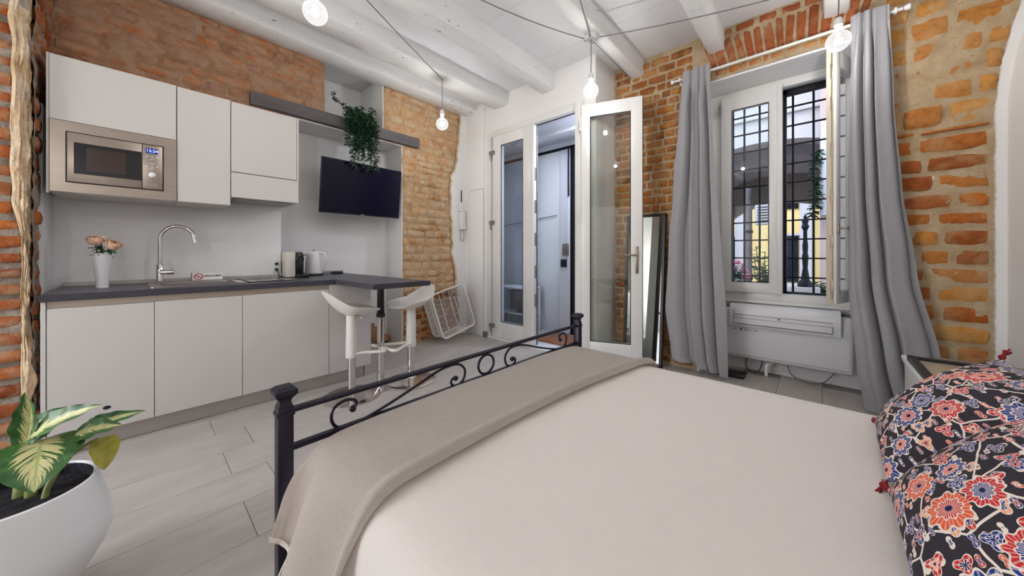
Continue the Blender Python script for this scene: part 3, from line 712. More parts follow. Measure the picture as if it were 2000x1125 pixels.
for z in (2.50, 1.55, 0.15):
    h = MB(); h.box(-3.352, -3.25, DY - 0.028, DY - 0.006, z, z + 0.055, 0.004); h.cyl((-3.325, DY - 0.02, z - 0.07), (-3.325, DY - 0.02, z + 0.02), 0.011, n=10); h.obj('hinge', 'hinge', door_1)
MB().box(-3.40, -1.89, DY - 0.02, DY + 0.22, -0.004, 0.022, 0.004).obj('threshold', 'porcelain', door_1)
MB().box(-3.46, -3.385, DY - 0.045, DY - 0.01, 0, 0.075, 0.003).obj('skirting_block', 'hinge', door_1)
# leaf swung back against the brick
ang = 0.355
MB().box(-1.958, -1.882, DY - 0.075, DY + 0.06, 0, 2.80, 0.004).obj('hinge_post', 'pvc', door_1)
def swung(o, loc, a):
    mx = Matrix.Translation(loc) @ Matrix.Rotation(a, 4, 'Z'); o.matrix_basis = mx; WM[o.name] = mx; return o
lw = swung(sash(MB(), 0.605, 0.03, 2.72, (0.093, 0.110), 0.21, 0.135, 0.060).obj('open_leaf', 'pvc', door_1, world=False), (-1.866, 3.160, 0), ang)
MB().box(0.089, 0.499, -0.006, 0.006, 0.235, 2.59).obj('pane', 'glass', lw, world=False)
gasket(0.092, 0.496, 0.238, 2.586, -0.024).obj('gasket', 'gasket', lw, world=False)
MB().box(0.600, 0.610, -0.026, 0.032, 0.03, 2.72, 0.002).obj('edge_strip', 'gasket', lw, world=False)
hl = MB().box(0.538, 0.568, -0.043, -0.030, 0.955, 1.225, 0.006); hl.cyl((0.553, -0.04, 1.14), (0.553, -0.085, 1.14), 0.009, n=12); hl.tube(curve_pts([(0.553, -0.083, 1.14), (0.535, -0.088, 1.14), (0.50, -0.088, 1.139), (0.43, -0.084, 1.137)], 4), 0.009, 10); hl.obj('handle', 'handle', lw, world=False)
hh = MB()
for z in (0.3, 1.5, 2.45): hh.cyl((-0.008, -0.032, z), (-0.008, -0.032, z + 0.14), 0.010, n=10)
hh.obj('hinge_pin', 'pvc', lw, world=False)

# access panel and meter cupboard door beside the entrance
dd = MB().box(-3.742, -3.455, DY - 0.036, DY - 0.029, 0.02, 2.06, 0.002)
d3 = struct('door_3', dd, 'wall_white')
gp = MB(); gp.box(-3.744, -3.452, DY - 0.033, DY - 0.0295, 2.06, 2.066); gp.box(-3.746, -3.741, DY - 0.033, DY - 0.0295, 0.02, 2.064); gp.box(-3.456, -3.451, DY - 0.033, DY - 0.0295, 0.02, 2.064)
gp.obj('panel_gap', 'grout', d3)

# ---------------------------------------------------------------- entrance door in the vestibule
ent = MB().box(-3.95, -2.63, 4.14, 4.185, 0.02, 2.68, 0.004)
d2 = struct('door_2', ent, 'cool_white')
MB().box(-2.655, -2.64, 4.115, 4.14, 1.98, 2.67, 0.003).obj('bolt_rod', 'black', d2)
MB().box(-2.80, -2.66, 4.133, 4.14, 0.0, 2.68).obj('stile_trim', 'cool_white', d2)
m = MB().box(-2.74, -2.65, 4.10, 4.14, 1.13, 1.30, 0.01).obj('lock_case', 'handle', d2)
MB().box(-2.78, -2.68, 4.115, 4.14, 0.96, 1.07, 0.006).obj('keep_box', 'black', d2)
m = MB(); m.box(-2.63, -2.575, 4.14, 4.2, 0.0, 2.68); m.box(-3.95, -1.9, 4.13, 4.2, 2.66, 2.70); m.obj('frame', 'iron', d2)
m = MB(); m.tube([(-3.95, 4.125, 1.62), (-2.85, 4.125, 1.72)], 0.006, 6); m.obj('brace_bar', 'hinge', d2)

# ---------------------------------------------------------------- window
FY = 4.05
fm = MB()
fm.box(-0.87, -0.73, FY - 0.02, FY + 0.07, 0.70, 2.78, 0.004); fm.box(0.205, 0.33, FY - 0.02, FY + 0.07, 0.70, 2.78, 0.004)
fm.box(-0.74, 0.21, FY - 0.02, FY + 0.07, 2.705, 2.78, 0.004); fm.box(-0.74, 0.21, FY - 0.02, FY + 0.07, 0.70, 0.775, 0.004)
window_1 = struct('window_1', fm, 'pvc')
sash(MB(), -0.262, 0.775, 2.725, (0.092, 0.085), 0.10, 0.14, 0.06, FY - 0.035, -0.735).obj('closed_sash', 'pvc', window_1)
MB().box(-0.645, -0.344, FY - 0.03, FY - 0.02, 0.87, 2.59).obj('pane', 'glass', window_1)
gasket(-0.643, -0.346, 0.876, 2.584, FY - 0.062, 0.006).obj('gasket', 'gasket', window_1)
MB().box(-0.285, -0.245, FY - 0.075, FY - 0.02, 0.775, 2.725, 0.008).obj('meeting_stile', 'pvc', window_1)
for z in (2.56, 0.95): MB().cyl((-0.745, FY - 0.068, z), (-0.745, FY - 0.068, z + 0.10), 0.010, n=10).obj('hinge', 'handle', window_1)
ang = math.atan2(3.62 - (FY - 0.06), 0.085 - 0.205)
ol = swung(sash(MB(), 0.455, 0.765, 2.72, (0.085, 0.085), 0.10, 0.13, 0.055).obj('open_sash', 'pvc', window_1, world=False), (0.215, FY - 0.065, 0), ang)
MB().box(0.08, 0.375, -0.006, 0.004, 0.86, 2.595).obj('pane', 'glass', ol, world=False)
m = MB(); m.box(0.452, 0.464, -0.03, 0.012, 0.765, 2.72, 0.003); m.obj('rebate_strip', 'pvc_edge', ol, world=False)
m = MB()
for z in (0.9, 1.25, 1.6, 1.95, 2.3, 2.55): m.box(0.462, 0.468, -0.004, 0.010, z - 0.06, z + 0.05, 0.001)
m.tube([(0.465, 0.004, 0.8), (0.465, 0.004, 2.68)], 0.004, 6); m.obj('espagnolette', 'handle', ol, world=False)
m = MB(); m.box(0.405, 0.435, 0.027, 0.036, 1.30, 1.38, 0.003); m.cyl((0.42, 0.034, 1.345), (0.42, 0.07, 1.345), 0.008, n=10); m.box(0.30, 0.428, 0.064, 0.078, 1.337, 1.353, 0.004)
m.obj('handle', 'handle', ol, world=False)
# inner sill lines
m = MB(); m.box(-0.868, 0.328, FY - 0.035, FY + 0.05, 0.672, 0.70, 0.004); struct('sill', m, 'pvc', parent=window_1)
m = MB(); m.box(-0.868, 0.328, 4.07, 4.092, 0.62, 0.625); struct('sill_groove', m, 'grout', parent=window_1)
# ================================================================ KITCHEN
# ---- wall units (fronts at x = -3.42)
UX = -3.42
def front(name, y0, y1, z0, z1, x, parent, m='cabinet', th=0.019):
    return MB().box(x - th, x, y0 + 0.0015, y1 - 0.0015, z0 + 0.0015, z1 - 0.0015, 0.0015, 1).obj(name, m, parent)
def wall_unit(label, y0, y1, z0, z1, name='wall_cabinet'):
    t = thing(name, label, 'cabinet', (XL, (y0 + y1) / 2, z0), 0, 'white handleless wall cabinets')
    MB().box(XL + 0.005, UX - 0.021, y0, y1, z0, z1, 0.001, 1).obj('carcass', 'cabinet', t); return t
t = wall_unit('white wall cabinet with a lift-up flap above the microwave', -0.365, 0.180, 1.528, 2.362)
front('flap_door', -0.365, 0.180, 1.967, 2.362, UX, t)
MB().box(UX - 0.03, UX - 0.004, -0.375, -0.365, 1.52, 2.362).obj('side_panel', 'cabinet', t)
t = wall_unit('narrow white wall cabinet between the microwave and the hood cabinet', 0.182, 0.482, 1.528, 2.358)
front('door', 0.182, 0.482, 1.530, 2.358, UX, t)
t = wall_unit('white wall cabinet over the extractor hood beside the television niche', 0.484, 0.952, 1.60, 2.352)
front('door', 0.484, 0.936, 1.800, 2.352, UX, t)
front('hood_panel', 0.484, 0.952, 1.598, 1.796, UX, t)
MB().box(UX - 0.40, UX - 0.002, 0.937, 0.952, 1.796, 2.352, 0.001, 1).obj('side_panel', 'cabinet', t)
MB().box(UX - 0.34, UX - 0.06, 0.52, 0.91, 1.592, 1.60).obj('filter', 'hinge', t)
# ---- built-in microwave
mw = thing('microwave', 'built-in steel microwave oven with a blue clock display', 'microwave', (UX - 0.2, -0.09, 1.53))
m = MB(); y0, y1, z0, z1 = -0.362, 0.180, 1.531, 1.965
a0, a1, b0, b1 = -0.304, 0.116, 1.590, 1.905
m.box(UX - 0.016, UX + 0.004, y0, a0, z0, z1); m.box(UX - 0.016, UX + 0.004, a1, y1, z0, z1)
m.box(UX - 0.016, UX + 0.004, a0, a1, z0, b0); m.box(UX - 0.016, UX + 0.004, a0, a1, b1, z1)
m.obj('trim_frame', 'steel', mw)
MB().box(UX - 0.014, UX - 0.006, a0, a1, b0, b1).obj('shadow_gap', 'black', mw)
dr = MB().box(UX - 0.006, UX + 0.012, a0 + 0.006, 0.012, b0 + 0.006, b1 - 0.006, 0.003).obj('door', 'steel', mw)
MB().box(UX + 0.008, UX + 0.0132, -0.272, 0.0105, 1.648, 1.842, 0.001, 1).obj('window', 'dark_glass', dr)
MB().box(UX + 0.0125, UX + 0.0138, -0.225, -0.06, 1.672, 1.818).obj('cavity_view', 'oven_in', dr)
MB().lathe([(0.006, 0), (0.006, 0.002), (0, 0.002)], 12, mx=Matrix.Translation((UX + 0.012, -0.152, 1.617)) @ Matrix.Rotation(PI / 2, 4, 'Y')).obj('badge', 'handle', dr)
MB().box(UX - 0.006, UX + 0.012, 0.014, a1 - 0.006, b0 + 0.006, b1 - 0.006, 0.003).obj('control_panel', 'steel', mw)
MB().box(UX + 0.010, UX + 0.0135, 0.030, 0.088, 1.842, 1.876, 0.001, 1).obj('display', 'display', mw)
text('digits', '12:24', 0.026, 'digits', mw, (UX + 0.0142, 0.059, 1.859), RX)
for z in (1.82, 1.752):
    for y in (0.035, 0.060, 0.084):
        MB().lathe([(0.0045, 0), (0.004, 0.003), (0, 0.0035)], 12, mx=Matrix.Translation((UX + 0.011, y, z)) @ Matrix.Rotation(PI / 2, 4, 'Y')).obj('button', 'white_plastic', mw)
m = MB()
for z in (1.80, 1.772, 1.735): m.box(UX + 0.012, UX + 0.0126, 0.050, 0.069, z, z + 0.003)
m.obj('printed_mark', 'paper', mw, kind='stuff')
MB().lathe([(0.018, 0), (0.017, 0.012), (0.012, 0.016), (0, 0.017)], 20, mx=Matrix.Translation((UX + 0.011, 0.060, 1.695)) @ Matrix.Rotation(PI / 2, 4, 'Y')).obj('knob', 'porcelain', mw)
m = MB(); m.box(UX + 0.0115, UX + 0.0135, 0.030, 0.090, 1.610, 1.640, 0.001, 1); m.obj('open_button', 'handle', mw)

# ---- base units (fronts at x = -3.14)
BX = -3.14
def base_unit(label, y0, y1, nm='base_cabinet', cat='cabinet'):
    t = thing(nm, label, cat, (XL + 0.3, (y0 + y1) / 2, 0), 0, 'white handleless base cabinets')
    MB().box(XL + 0.005, BX - 0.022, y0, y1, 0.105, 0.884, 0.001, 1).obj('carcass', 'cabinet_in', t)
    front('door', y0, y1, 0.108, 0.846, BX, t)
    MB().box(BX - 0.03, BX - 0.012, y0, y1, 0.846, 0.886).obj('grip_rail', 'alu', t)
    return t
t = base_unit('white base cabinet under the flower vase with a small dark mark on its door', -0.343, 0.065)
m = MB(); m.lathe([(0.011, 0), (0.010, 0.003), (0, 0.004)], 14, sy=1.5, mx=Matrix.Translation((BX - 0.0005, -0.13, 0.235)) @ Matrix.Rotation(PI / 2, 4, 'Y')); m.obj('dark_stud', 'black', t)
MB().box(XL + 0.005, BX, -0.362, -0.345, 0.0, 0.886, 0.001, 1).obj('end_panel', 'cabinet', t)
base_unit('white base cabinet below the steel sink and its draining board', 0.065, 0.511)
base_unit('white base cabinet under the black hob with the stool in front', 0.511, 1.105)
t = thing('end_panel', 'plain white panel closing the kitchen run beneath the bar top', 'panel', (-3.2, 1.29, 0.1))
MB().box(BX - 0.22, BX - 0.001, 1.107, 1.474, 0.108, 0.884, 0.0015, 1).obj('panel', 'cabinet', t)
t = thing('plinth', 'satin grey metal plinth strip along the floor below the base cabinets', 'plinth', (-3.2, 0.55, 0))
MB().box(-3.205, -3.19, -0.345, 1.435, 0.002, 0.108, 0.001, 1).obj('strip', 'plinth', t); MB().box(-3.40, -3.19, 1.428, 1.437, 0.002, 0.108).obj('return', 'plinth', t)

# ---- worktop with bar leg
wt = thing('worktop', 'dark anthracite L-shaped worktop with a bar end on one leg', 'worktop', (-3.5, 0.6, 0.886))
CT = 0.926
b = bmesh.new()
poly = [(XL + 0.004, -0.366), (-3.118, -0.366), (-3.118, 1.150), (-2.41, 1.150), (-2.41, 1.640), (-4.225, 1.640), (-4.225, 0.935), (XL + 0.004, 0.935)]
vs = [b.verts.new((x, y, 0.886)) for x, y in poly]; f = b.faces.new(vs)
ex = bmesh.ops.extrude_face_region(b, geom=[f]); bmesh.ops.translate(b, vec=(0, 0, 0.040), verts=[v for v in ex['geom'] if isinstance(v, bmesh.types.BMVert)])
bmesh.ops.bevel(b, geom=[e for e in b.edges if abs(e.verts[0].co.z - e.verts[1].co.z) < 1e-6], offset=0.003, segments=2, affect='EDGES')
m = MB(); m._add(b); slab = m.obj('slab', 'counter', wt)
slab.data.materials.append(M['counter_edge'])
for p in slab.data.polygons:
    if abs(p.normal.z) < 0.6: p.material_index = 1
m = MB(); m.box(XL + 0.004, XL + 0.019, -0.35, 0.93, CT, CT + 0.028, 0.002, 1); m.box(-4.225, -4.21, 0.95, 1.64, CT, CT + 0.028, 0.002, 1); m.obj('upstand', 'plinth', wt)
px, py = -2.80, 1.40
lg = MB(); lg.lathe([(0.12, 0), (0.12, 0.004), (0.03, 0.008), (0.0295, 0.60), (0, 0.60)], 28, (px, py, 0.001)); bl = lg.obj('leg', 'chrome', wt)
MB().lathe([(0.036, 0), (0.037, 0.03), (0.029, 0.035), (0.0285, 0.26), (0.05, 0.262), (0.05, 0.272)], 28, (px, py, 0.608)).obj('sleeve', 'black', bl)

# ---- sink, tap, hob
sk = thing('sink', 'shallow stainless steel sink set into the dark worktop', 'sink', (-3.5, 0.27, CT))
m = MB(); sx0, sx1, sy0, sy1 = -3.765, -3.215, 0.045, 0.560
def rr(x0, x1, y0, y1, r, z, n=5):
    o = []
    for cx, cy, a in ((x1 - r, y1 - r, 0), (x0 + r, y1 - r, PI / 2), (x0 + r, y0 + r, PI), (x1 - r, y0 + r, 1.5 * PI)):
        for k in range(n + 1): o.append((cx + r * math.cos(a + k * PI / 2 / n), cy + r * math.sin(a + k * PI / 2 / n), z))
    return o
rings = [rr(sx0, sx1, sy0, sy1, 0.03, CT + 0.001), rr(sx0, sx1, sy0, sy1, 0.03, CT + 0.007), rr(sx0 + 0.012, sx1 - 0.012, sy0 + 0.012, sy1 - 0.012, 0.03, CT + 0.006), rr(-3.63, sx1 - 0.05, 0.10, 0.50, 0.05, CT + 0.003), rr(-3.62, sx1 - 0.06, 0.11, 0.49, 0.05, CT - 0.12), rr(-3.50, -3.40, 0.25, 0.35, 0.04, CT - 0.13)]
RV = [[m.bm.verts.new(p) for p in r] for r in rings]
for A, B in zip(RV, RV[1:]):
    for k in range(len(A)): f = m.bm.faces.new((A[k], A[(k + 1) % len(A)], B[(k + 1) % len(A)], B[k])); f.smooth = True
m.bm.faces.new(RV[-1]); m.obj('basin', 'steel', sk)
MB().lathe([(0.04, 0), (0.035, 0.004), (0, 0.002)], 20, (-3.45, 0.30, CT - 0.129)).obj('drain', 'chrome', sk)
MB().box(-3.74, -3.30, 0.505, 0.555, CT + 0.004, CT + 0.010, 0.003).obj('front_rim', 'chrome', sk)
tp = thing('tap', 'tall chrome swan-neck tap behind the sink', 'tap', (-3.69, 0.105, CT))
m = MB(); fx, fy = -3.69, 0.105
m.lathe([(0.026, 0.007), (0.026, 0.012), (0.021, 0.016), (0.021, 0.14), (0.013, 0.15), (0, 0.15)], 20, (fx, fy, CT)); m.obj('body', 'chrome', tp)
pts = [(fx, fy, CT + 0.14), (fx, fy, CT + 0.30)] + [(fx + 0.02 * (1 - math.cos(a)), fy + 0.095 * (1 - math.cos(a)), CT + 0.33 + 0.108 * math.sin(a)) for a in [PI * k / 14 for k in range(0, 13)]]
pts.append((pts[-1][0] + 0.002, pts[-1][1] + 0.012, pts[-1][2] - 0.05))
MB().tube(pts, 0.0125, 14).obj('spout', 'chrome', tp)
m = MB(); e = Vector(pts[-1]); d = (e - Vector(pts[-2])).normalized(); m.cyl(e - d * 0.03, e + d * 0.012, 0.0145, n=14); m.obj('aerator', 'chrome', tp)
m = MB(); m.cyl((fx + 0.015, fy, CT + 0.085), (fx + 0.03, fy + 0.075, CT + 0.085), 0.016, 0.017, 14); m.cyl((fx + 0.029, fy + 0.062, CT + 0.09), (fx + 0.03, fy + 0.064, CT + 0.175), 0.004, n=8); m.obj('lever', 'chrome', tp)
hb = thing('hob', 'black glass induction hob on the worktop next to the coffee machine', 'hob', (-3.55, 0.74, CT))
MB().box(-3.80, -3.29, 0.580, 0.885, CT + 0.0005, CT + 0.006, 0.002, 1).obj('glass_plate', 'dark_glass', hb)
m = MB(); m.box(-3.802, -3.288, 0.576, 0.5815, CT + 0.001, CT + 0.0075); m.obj('edge_trim', 'black', hb)
m = MB(); m.tube([(-3.66 + 0.075 * math.cos(a), 0.73 + 0.075 * math.sin(a), CT + 0.0065) for a in [2 * PI * k / 40 for k in range(40)]], 0.0012, 5, closed=True); m.tube([(-3.43 + 0.09 * math.cos(a), 0.73 + 0.09 * math.sin(a), CT + 0.0065) for a in [2 * PI * k / 40 for k in range(40)]], 0.0012, 5, closed=True)
m.obj('zone_ring', 'hinge', hb)

# ---- things on the worktop
vs_ = thing('vase', 'tall white tapered vase holding peach roses on the worktop', 'vase', (-3.53, -0.165, CT))
MB().lathe([(0.0, 0.0), (0.025, 0.0), (0.027, 0.006), (0.047, 0.222), (0.049, 0.226), (0.046, 0.226), (0.026, 0.02), (0, 0.02)], 36, (-3.53, -0.165, CT + 0.001)).obj('vessel', 'porcelain', vs_)
MB().lathe([(0.029, 0), (0.029, 0.008), (0, 0.008)], 28, (-3.53, -0.165, CT + 0.0005)).obj('foot', 'porcelain', vs_)
def petal_ball(c, r, seed, tilt):
    rg = random.Random(seed); m = MB(); C0 = Vector(c)
    for ring, (n, rad, th0) in enumerate(((3, 0.46, 18), (5, 0.66, 30), (6, 0.84, 46), (7, 1.0, 66))):
        for k in range(n):
            a = 2 * PI * (k + 0.5 * (ring % 2)) / n + rg.uniform(-0.12, 0.12); half = PI / n * 1.35; t0 = math.radians(th0 + rg.uniform(-8, 8))
            def g(u, v, a=a, rad=rad, half=half, t0=t0):
                s_ = 2 * u - 1; w = half * math.sin(PI * (0.15 + 0.6 * v)) * s_
                th = math.radians(150) + (t0 + 0.25 * s_ * s_ - math.radians(150)) * v
                q = r * rad * (1 + 0.16 * v ** 3)
                return C0 + tilt @ Vector((q * math.sin(th) * math.cos(a + w), q * math.sin(th) * math.sin(a + w), q * 0.92 * math.cos(th)))
            m.grid(g, 4, 5)
    m.sphere(C0 - tilt @ Vector((0, 0, r * 0.15)), r * 0.40, 10, 6)
    return m
def small_leaf(m, p, d, L, W, seed=0, droop=0.25, up=(0, 0, 1), nu=2, nv=4):
    d = Vector(d).normalized(); x = d.cross(Vector(up)); x = x.normalized() if x.length > 1e-4 else Vector((1, 0, 0)); nrm = x.cross(d)
    def g(u, v):
        w = W * math.sin(PI * min(1, v ** 0.8)) ** 0.9 * (u - 0.5)
        return Vector(p) + d * (L * v) + x * w + nrm * (abs(u - 0.5) * W * 0.35 - droop * L * v * v)
    m.grid(g, nu, nv)
for i, (lab, c, r, base, tl) in enumerate((('peach rose on the left of the white vase, facing the room', (-3.53, -0.197, CT + 0.315), 0.036, (-3.53, -0.18, CT + 0.15), Matrix.Rotation(0.4, 3, 'Y')),
                         ('peach rose leaning to the right over the vase rim', (-3.515, -0.118, CT + 0.285), 0.037, (-3.525, -0.15, CT + 0.15), Matrix.Rotation(0.5, 3, 'Y') @ Matrix.Rotation(-0.35, 3, 'X')),
                         ('small peach rose standing tallest at the back of the vase', (-3.57, -0.172, CT + 0.325), 0.024, (-3.54, -0.165, CT + 0.15), Matrix.Rotation(-0.3, 3, 'Y')))):
    rt = thing('rose', lab, 'flower', c, 0, 'roses in the white vase')
    petal_ball(c, r, i, tl).obj('bloom', 'petal', rt, fixn=False)
    st = MB(); st.tube(curve_pts([base, (Vector(base) + Vector(c)) / 2 + Vector((0, 0, 0.01)), Vector(c) - Vector((0, 0, r * 0.4))], 4), 0.003, 6); st.obj('stalk', 'leaf_green', rt)
    lf = MB(); rg = random.Random(40 + i)
    for k in range(9):
        a = rg.uniform(0, 2 * PI); p = Vector((-3.53, -0.165, CT + 0.215)).lerp(Vector(c), rg.uniform(0.0, 0.55))
        small_leaf(lf, p, (math.cos(a), math.sin(a), rg.uniform(-0.15, 0.6)), rg.uniform(0.04, 0.062), 0.026, k, rg.uniform(0.1, 0.5))
    lf.obj('leaves', 'leaf_green', rt, fixn=False, kind='stuff')
sg = thing('sign', 'small white no-smoking sign standing behind the sink', 'sign', (-3.775, 0.385, CT))
MB().box(-3.778, -3.774, 0.285, 0.478, CT + 0.008, CT + 0.068, 0.0005, 1).obj('card', 'paper', sg)
m = MB(); m.tube([(-3.773, 0.328 + 0.026 * math.cos(a), CT + 0.038 + 0.022 * math.sin(a)) for a in [2 * PI * k / 32 for k in range(32)]], 0.0032, 6, closed=True); m.tube([(-3.773, 0.310, CT + 0.052), (-3.773, 0.346, CT + 0.024)], 0.0025, 6)
m.obj('prohibition_ring', 'red', sg)
m = MB(); m.box(-3.7738, -3.7728, 0.314, 0.336, CT + 0.035, CT + 0.040); m.box(-3.7738, -3.7728, 0.338, 0.343, CT + 0.035, CT + 0.040); m.obj('cigarette', 'ink', sg)
text('lettering', 'VIETATO FUMARE', 0.019, 'ink', sg, (-3.7735, 0.416, CT + 0.040), RX, 0.0004, 0.70, bold=0.0007)
m = MB(); m.box(-3.80, -3.765, 0.283, 0.288, CT + 0.006, CT + 0.07); m.obj('bracket', 'handle', sg)

cm = thing('coffee_machine', 'cream and black capsule coffee machine left of the kettle', 'coffee machine', (-3.76, 1.0, CT))
MB().box(-3.92, -3.70, 0.925, 1.005, CT + 0.002, CT + 0.245, 0.012).obj('water_tank_body', 'cream_plastic', cm)
m = MB(); m.box(-3.90, -3.70, 1.006, 1.075, CT + 0.002, CT + 0.235, 0.014); m.obj('brew_column', 'black_gloss', cm)
m = MB(); m.cyl((-3.70, 1.04, CT + 0.175), (-3.66, 1.04, CT + 0.175), 0.026, n=18); m.cyl((-3.675, 1.04, CT + 0.12), (-3.675, 1.04, CT + 0.17), 0.012, n=12); m.obj('spout', 'black', cm)
m = MB(); m.box(-3.70, -3.60, 1.005, 1.095, CT + 0.002, CT + 0.032, 0.008); m.obj('drip_tray', 'black', cm)
m = MB(); m.box(-3.88, -3.72, 1.012, 1.07, CT + 0.236, CT + 0.246, 0.004); m.obj('lever', 'handle', cm)
kt = thing('kettle', 'white electric kettle on a black base beside the coffee machine', 'kettle', (-3.87, 1.215, CT))
kx, ky = -3.87, 1.215
MB().lathe([(0.088, 0.0), (0.088, 0.016), (0.080, 0.022), (0, 0.022)], 32, (kx, ky, CT + 0.001)).obj('base', 'black', kt)
MB().lathe([(0, 0.024), (0.078, 0.024), (0.082, 0.04), (0.079, 0.12), (0.068, 0.215), (0.060, 0.240), (0.045, 0.252), (0, 0.256)], 36, (kx, ky, CT)).obj('jug', 'white_plastic', kt)
m = MB(); m.box(kx - 0.03, kx + 0.03, ky - 0.012, ky + 0.012, CT + 0.252, CT + 0.264, 0.005); m.obj('lid_catch', 'hinge', kt)
m = MB(); m.tube(curve_pts([(kx + 0.045, ky + 0.035, CT + 0.235), (kx + 0.085, ky + 0.075, CT + 0.225), (kx + 0.092, ky + 0.082, CT + 0.14), (kx + 0.065, ky + 0.055, CT + 0.06)], 6), 0.011, 10); m.obj('handle', 'white_plastic', kt)
m = MB(); m.lathe([(0.02, 0), (0.016, 0.03), (0, 0.03)], 12, mx=Matrix.Translation((kx - 0.03, ky - 0.06, CT + 0.215)) @ Matrix.Rotation(0.9, 4, 'X')); m.obj('spout', 'white_plastic', kt)
rm = thing('power_brick', 'small black power brick on the worktop behind the kettle', 'power brick', (-4.02, 1.50, CT))
MB().box(-4.06, -3.98, 1.445, 1.545, CT + 0.002, CT + 0.030, 0.006).obj('case', 'black', rm)
m = MB(); m.tube(curve_pts([(-4.02, 1.545, CT + 0.012), (-4.08, 1.58, CT + 0.008), (-4.14, 1.61, CT + 0.008), (-4.205, 1.59, CT + 0.02)], 5), 0.003, 6); m.obj('cable', 'black', rm)
so = thing('wall_socket', 'white wall socket with black plugs left of the coffee machine', 'socket', (XL, 0.89, CT + 0.08))
MB().box(XL - 0.004, XL + 0.010, 0.845, 0.915, CT + 0.045, CT + 0.165, 0.004).obj('plate', 'white_plastic', so)
for z in (0.075, 0.13): MB().cyl((XL + 0.008, 0.88, CT + z), (XL + 0.035, 0.88, CT + z), 0.016, 0.012, 14).obj('plug', 'black', so)
m = MB(); m.tube(curve_pts([(XL + 0.03, 0.88, CT + 0.075), (XL + 0.05, 0.885, CT + 0.05), (XL + 0.04, 0.90, CT + 0.012), (XL + 0.03, 0.93, CT + 0.008)], 5), 0.0035, 6); m.obj('cable', 'black', so)

# ---- television on a tilting arm
tv = thing('television', 'black flat television tilted forward in the white niche', 'television', (-3.84, 1.73, 1.9))
nrm = Vector((0.578, 0, -0.08)).normalized(); upv = Vector((0.08, 0, 0.578)).normalized()
TM = Matrix(((0, upv.x, nrm.x, -3.852), (1, 0, 0, 1.725), (0, upv.z, nrm.z, 1.880), (0, 0, 0, 1)))
def tvb(x0, x1, y0, y1, z0, z1, bev=0.0): return MB().box(x0, x1, y0, y1, z0, z1, bev, mx=TM)
W2, H2 = 0.453, 0.291
tvb(-W2, W2, -H2, H2, -0.03, 0.0, 0.004).obj('case', 'black', tv)
tvb(-W2 + 0.008, W2 - 0.008, -H2 + 0.016, H2 - 0.008, -0.001, 0.0015).obj('screen', 'tv_screen', tv)
tvb(-0.02, 0.02, -H2 - 0.004, -H2 + 0.010, -0.004, 0.002, 0.001).obj('badge', 'hinge', tv)
tvb(-0.28, 0.28, -0.2, 0.12, -0.055, -0.028, 0.01).obj('rear_housing', 'black', tv)
m = MB(); m.tube([(-3.90, 1.73, 1.90), (-4.06, 1.80, 1.92), (-4.225, 1.73, 1.92)], 0.018, 8); m.box(-4.23, -4.21, 1.68, 1.78, 1.80, 2.04, 0.004); m.obj('wall_arm', 'black', tv)

# ---- hanging ivy on the lintel
iv = thing('hanging_ivy', 'trailing dark green ivy spilling over the dark lintel shelf', 'plant', (XL + 0.02, 1.60, 2.63))
rg = random.Random(77); lv = MB(); sm = MB()
for k in range(30):
    y0 = rg.uniform(1.50, 1.83); L = rg.uniform(0.25, 0.56) if k > 4 else 0.15
    p = Vector((XL - rg.uniform(0.0, 0.14), y0, 2.66 + rg.uniform(0, 0.05))); P = [p, p + Vector((0.08, rg.uniform(-.03, .03), rg.uniform(0.04, 0.12)))]
    q = Vector((XL + rg.uniform(0.055, 0.11), P[1].y + rg.uniform(-0.03, 0.03), 2.63)); P.append(q)
    n = 5
    for i in range(1, n + 1): P.append(q + Vector((rg.uniform(-.012, .012), rg.uniform(-.025, .025), -L * i / n)))
    C = curve_pts(P, 5); sm.tube(C, 0.0016, 4, caps=False)
    for c in C[2:]:
        for _ in range(2):
            a = rg.uniform(0, 2 * PI); small_leaf(lv, c, (abs(math.cos(a)) * 0.8, math.sin(a), rg.uniform(-0.9, 0.35)), rg.uniform(0.032, 0.052), rg.uniform(0.018, 0.028), 0, 0.2, (0.6, 0.2, 0.8), 2, 2)
P = curve_pts([(XL - 0.02, 1.62, 2.72), (XL + 0.03, 1.53, 2.76), (XL + 0.04, 1.44, 2.775), (XL + 0.03, 1.40, 2.80), (XL + 0.03, 1.385, 2.87)], 6); sm.tube(P, 0.002, 4, caps=False)
for c in P:
    for _ in range(3):
        a = rg.uniform(0, 2 * PI); small_leaf(lv, c, (math.cos(a), math.sin(a), rg.uniform(-0.6, 0.6)), rg.uniform(0.028, 0.045), 0.02, 0, 0.2, (0.6, 0.2, 0.8), 2, 2)
sm.obj('vine', 'leaf_green', iv); lv.obj('foliage', 'ivy', iv, fixn=False, kind='stuff')
MB().lathe([(0, 0), (0.055, 0), (0.07, 0.09), (0.065, 0.09), (0.05, 0.012), (0, 0.012)], 20, (XL - 0.10, 1.70, 2.634)).obj('pot', 'soil', iv)

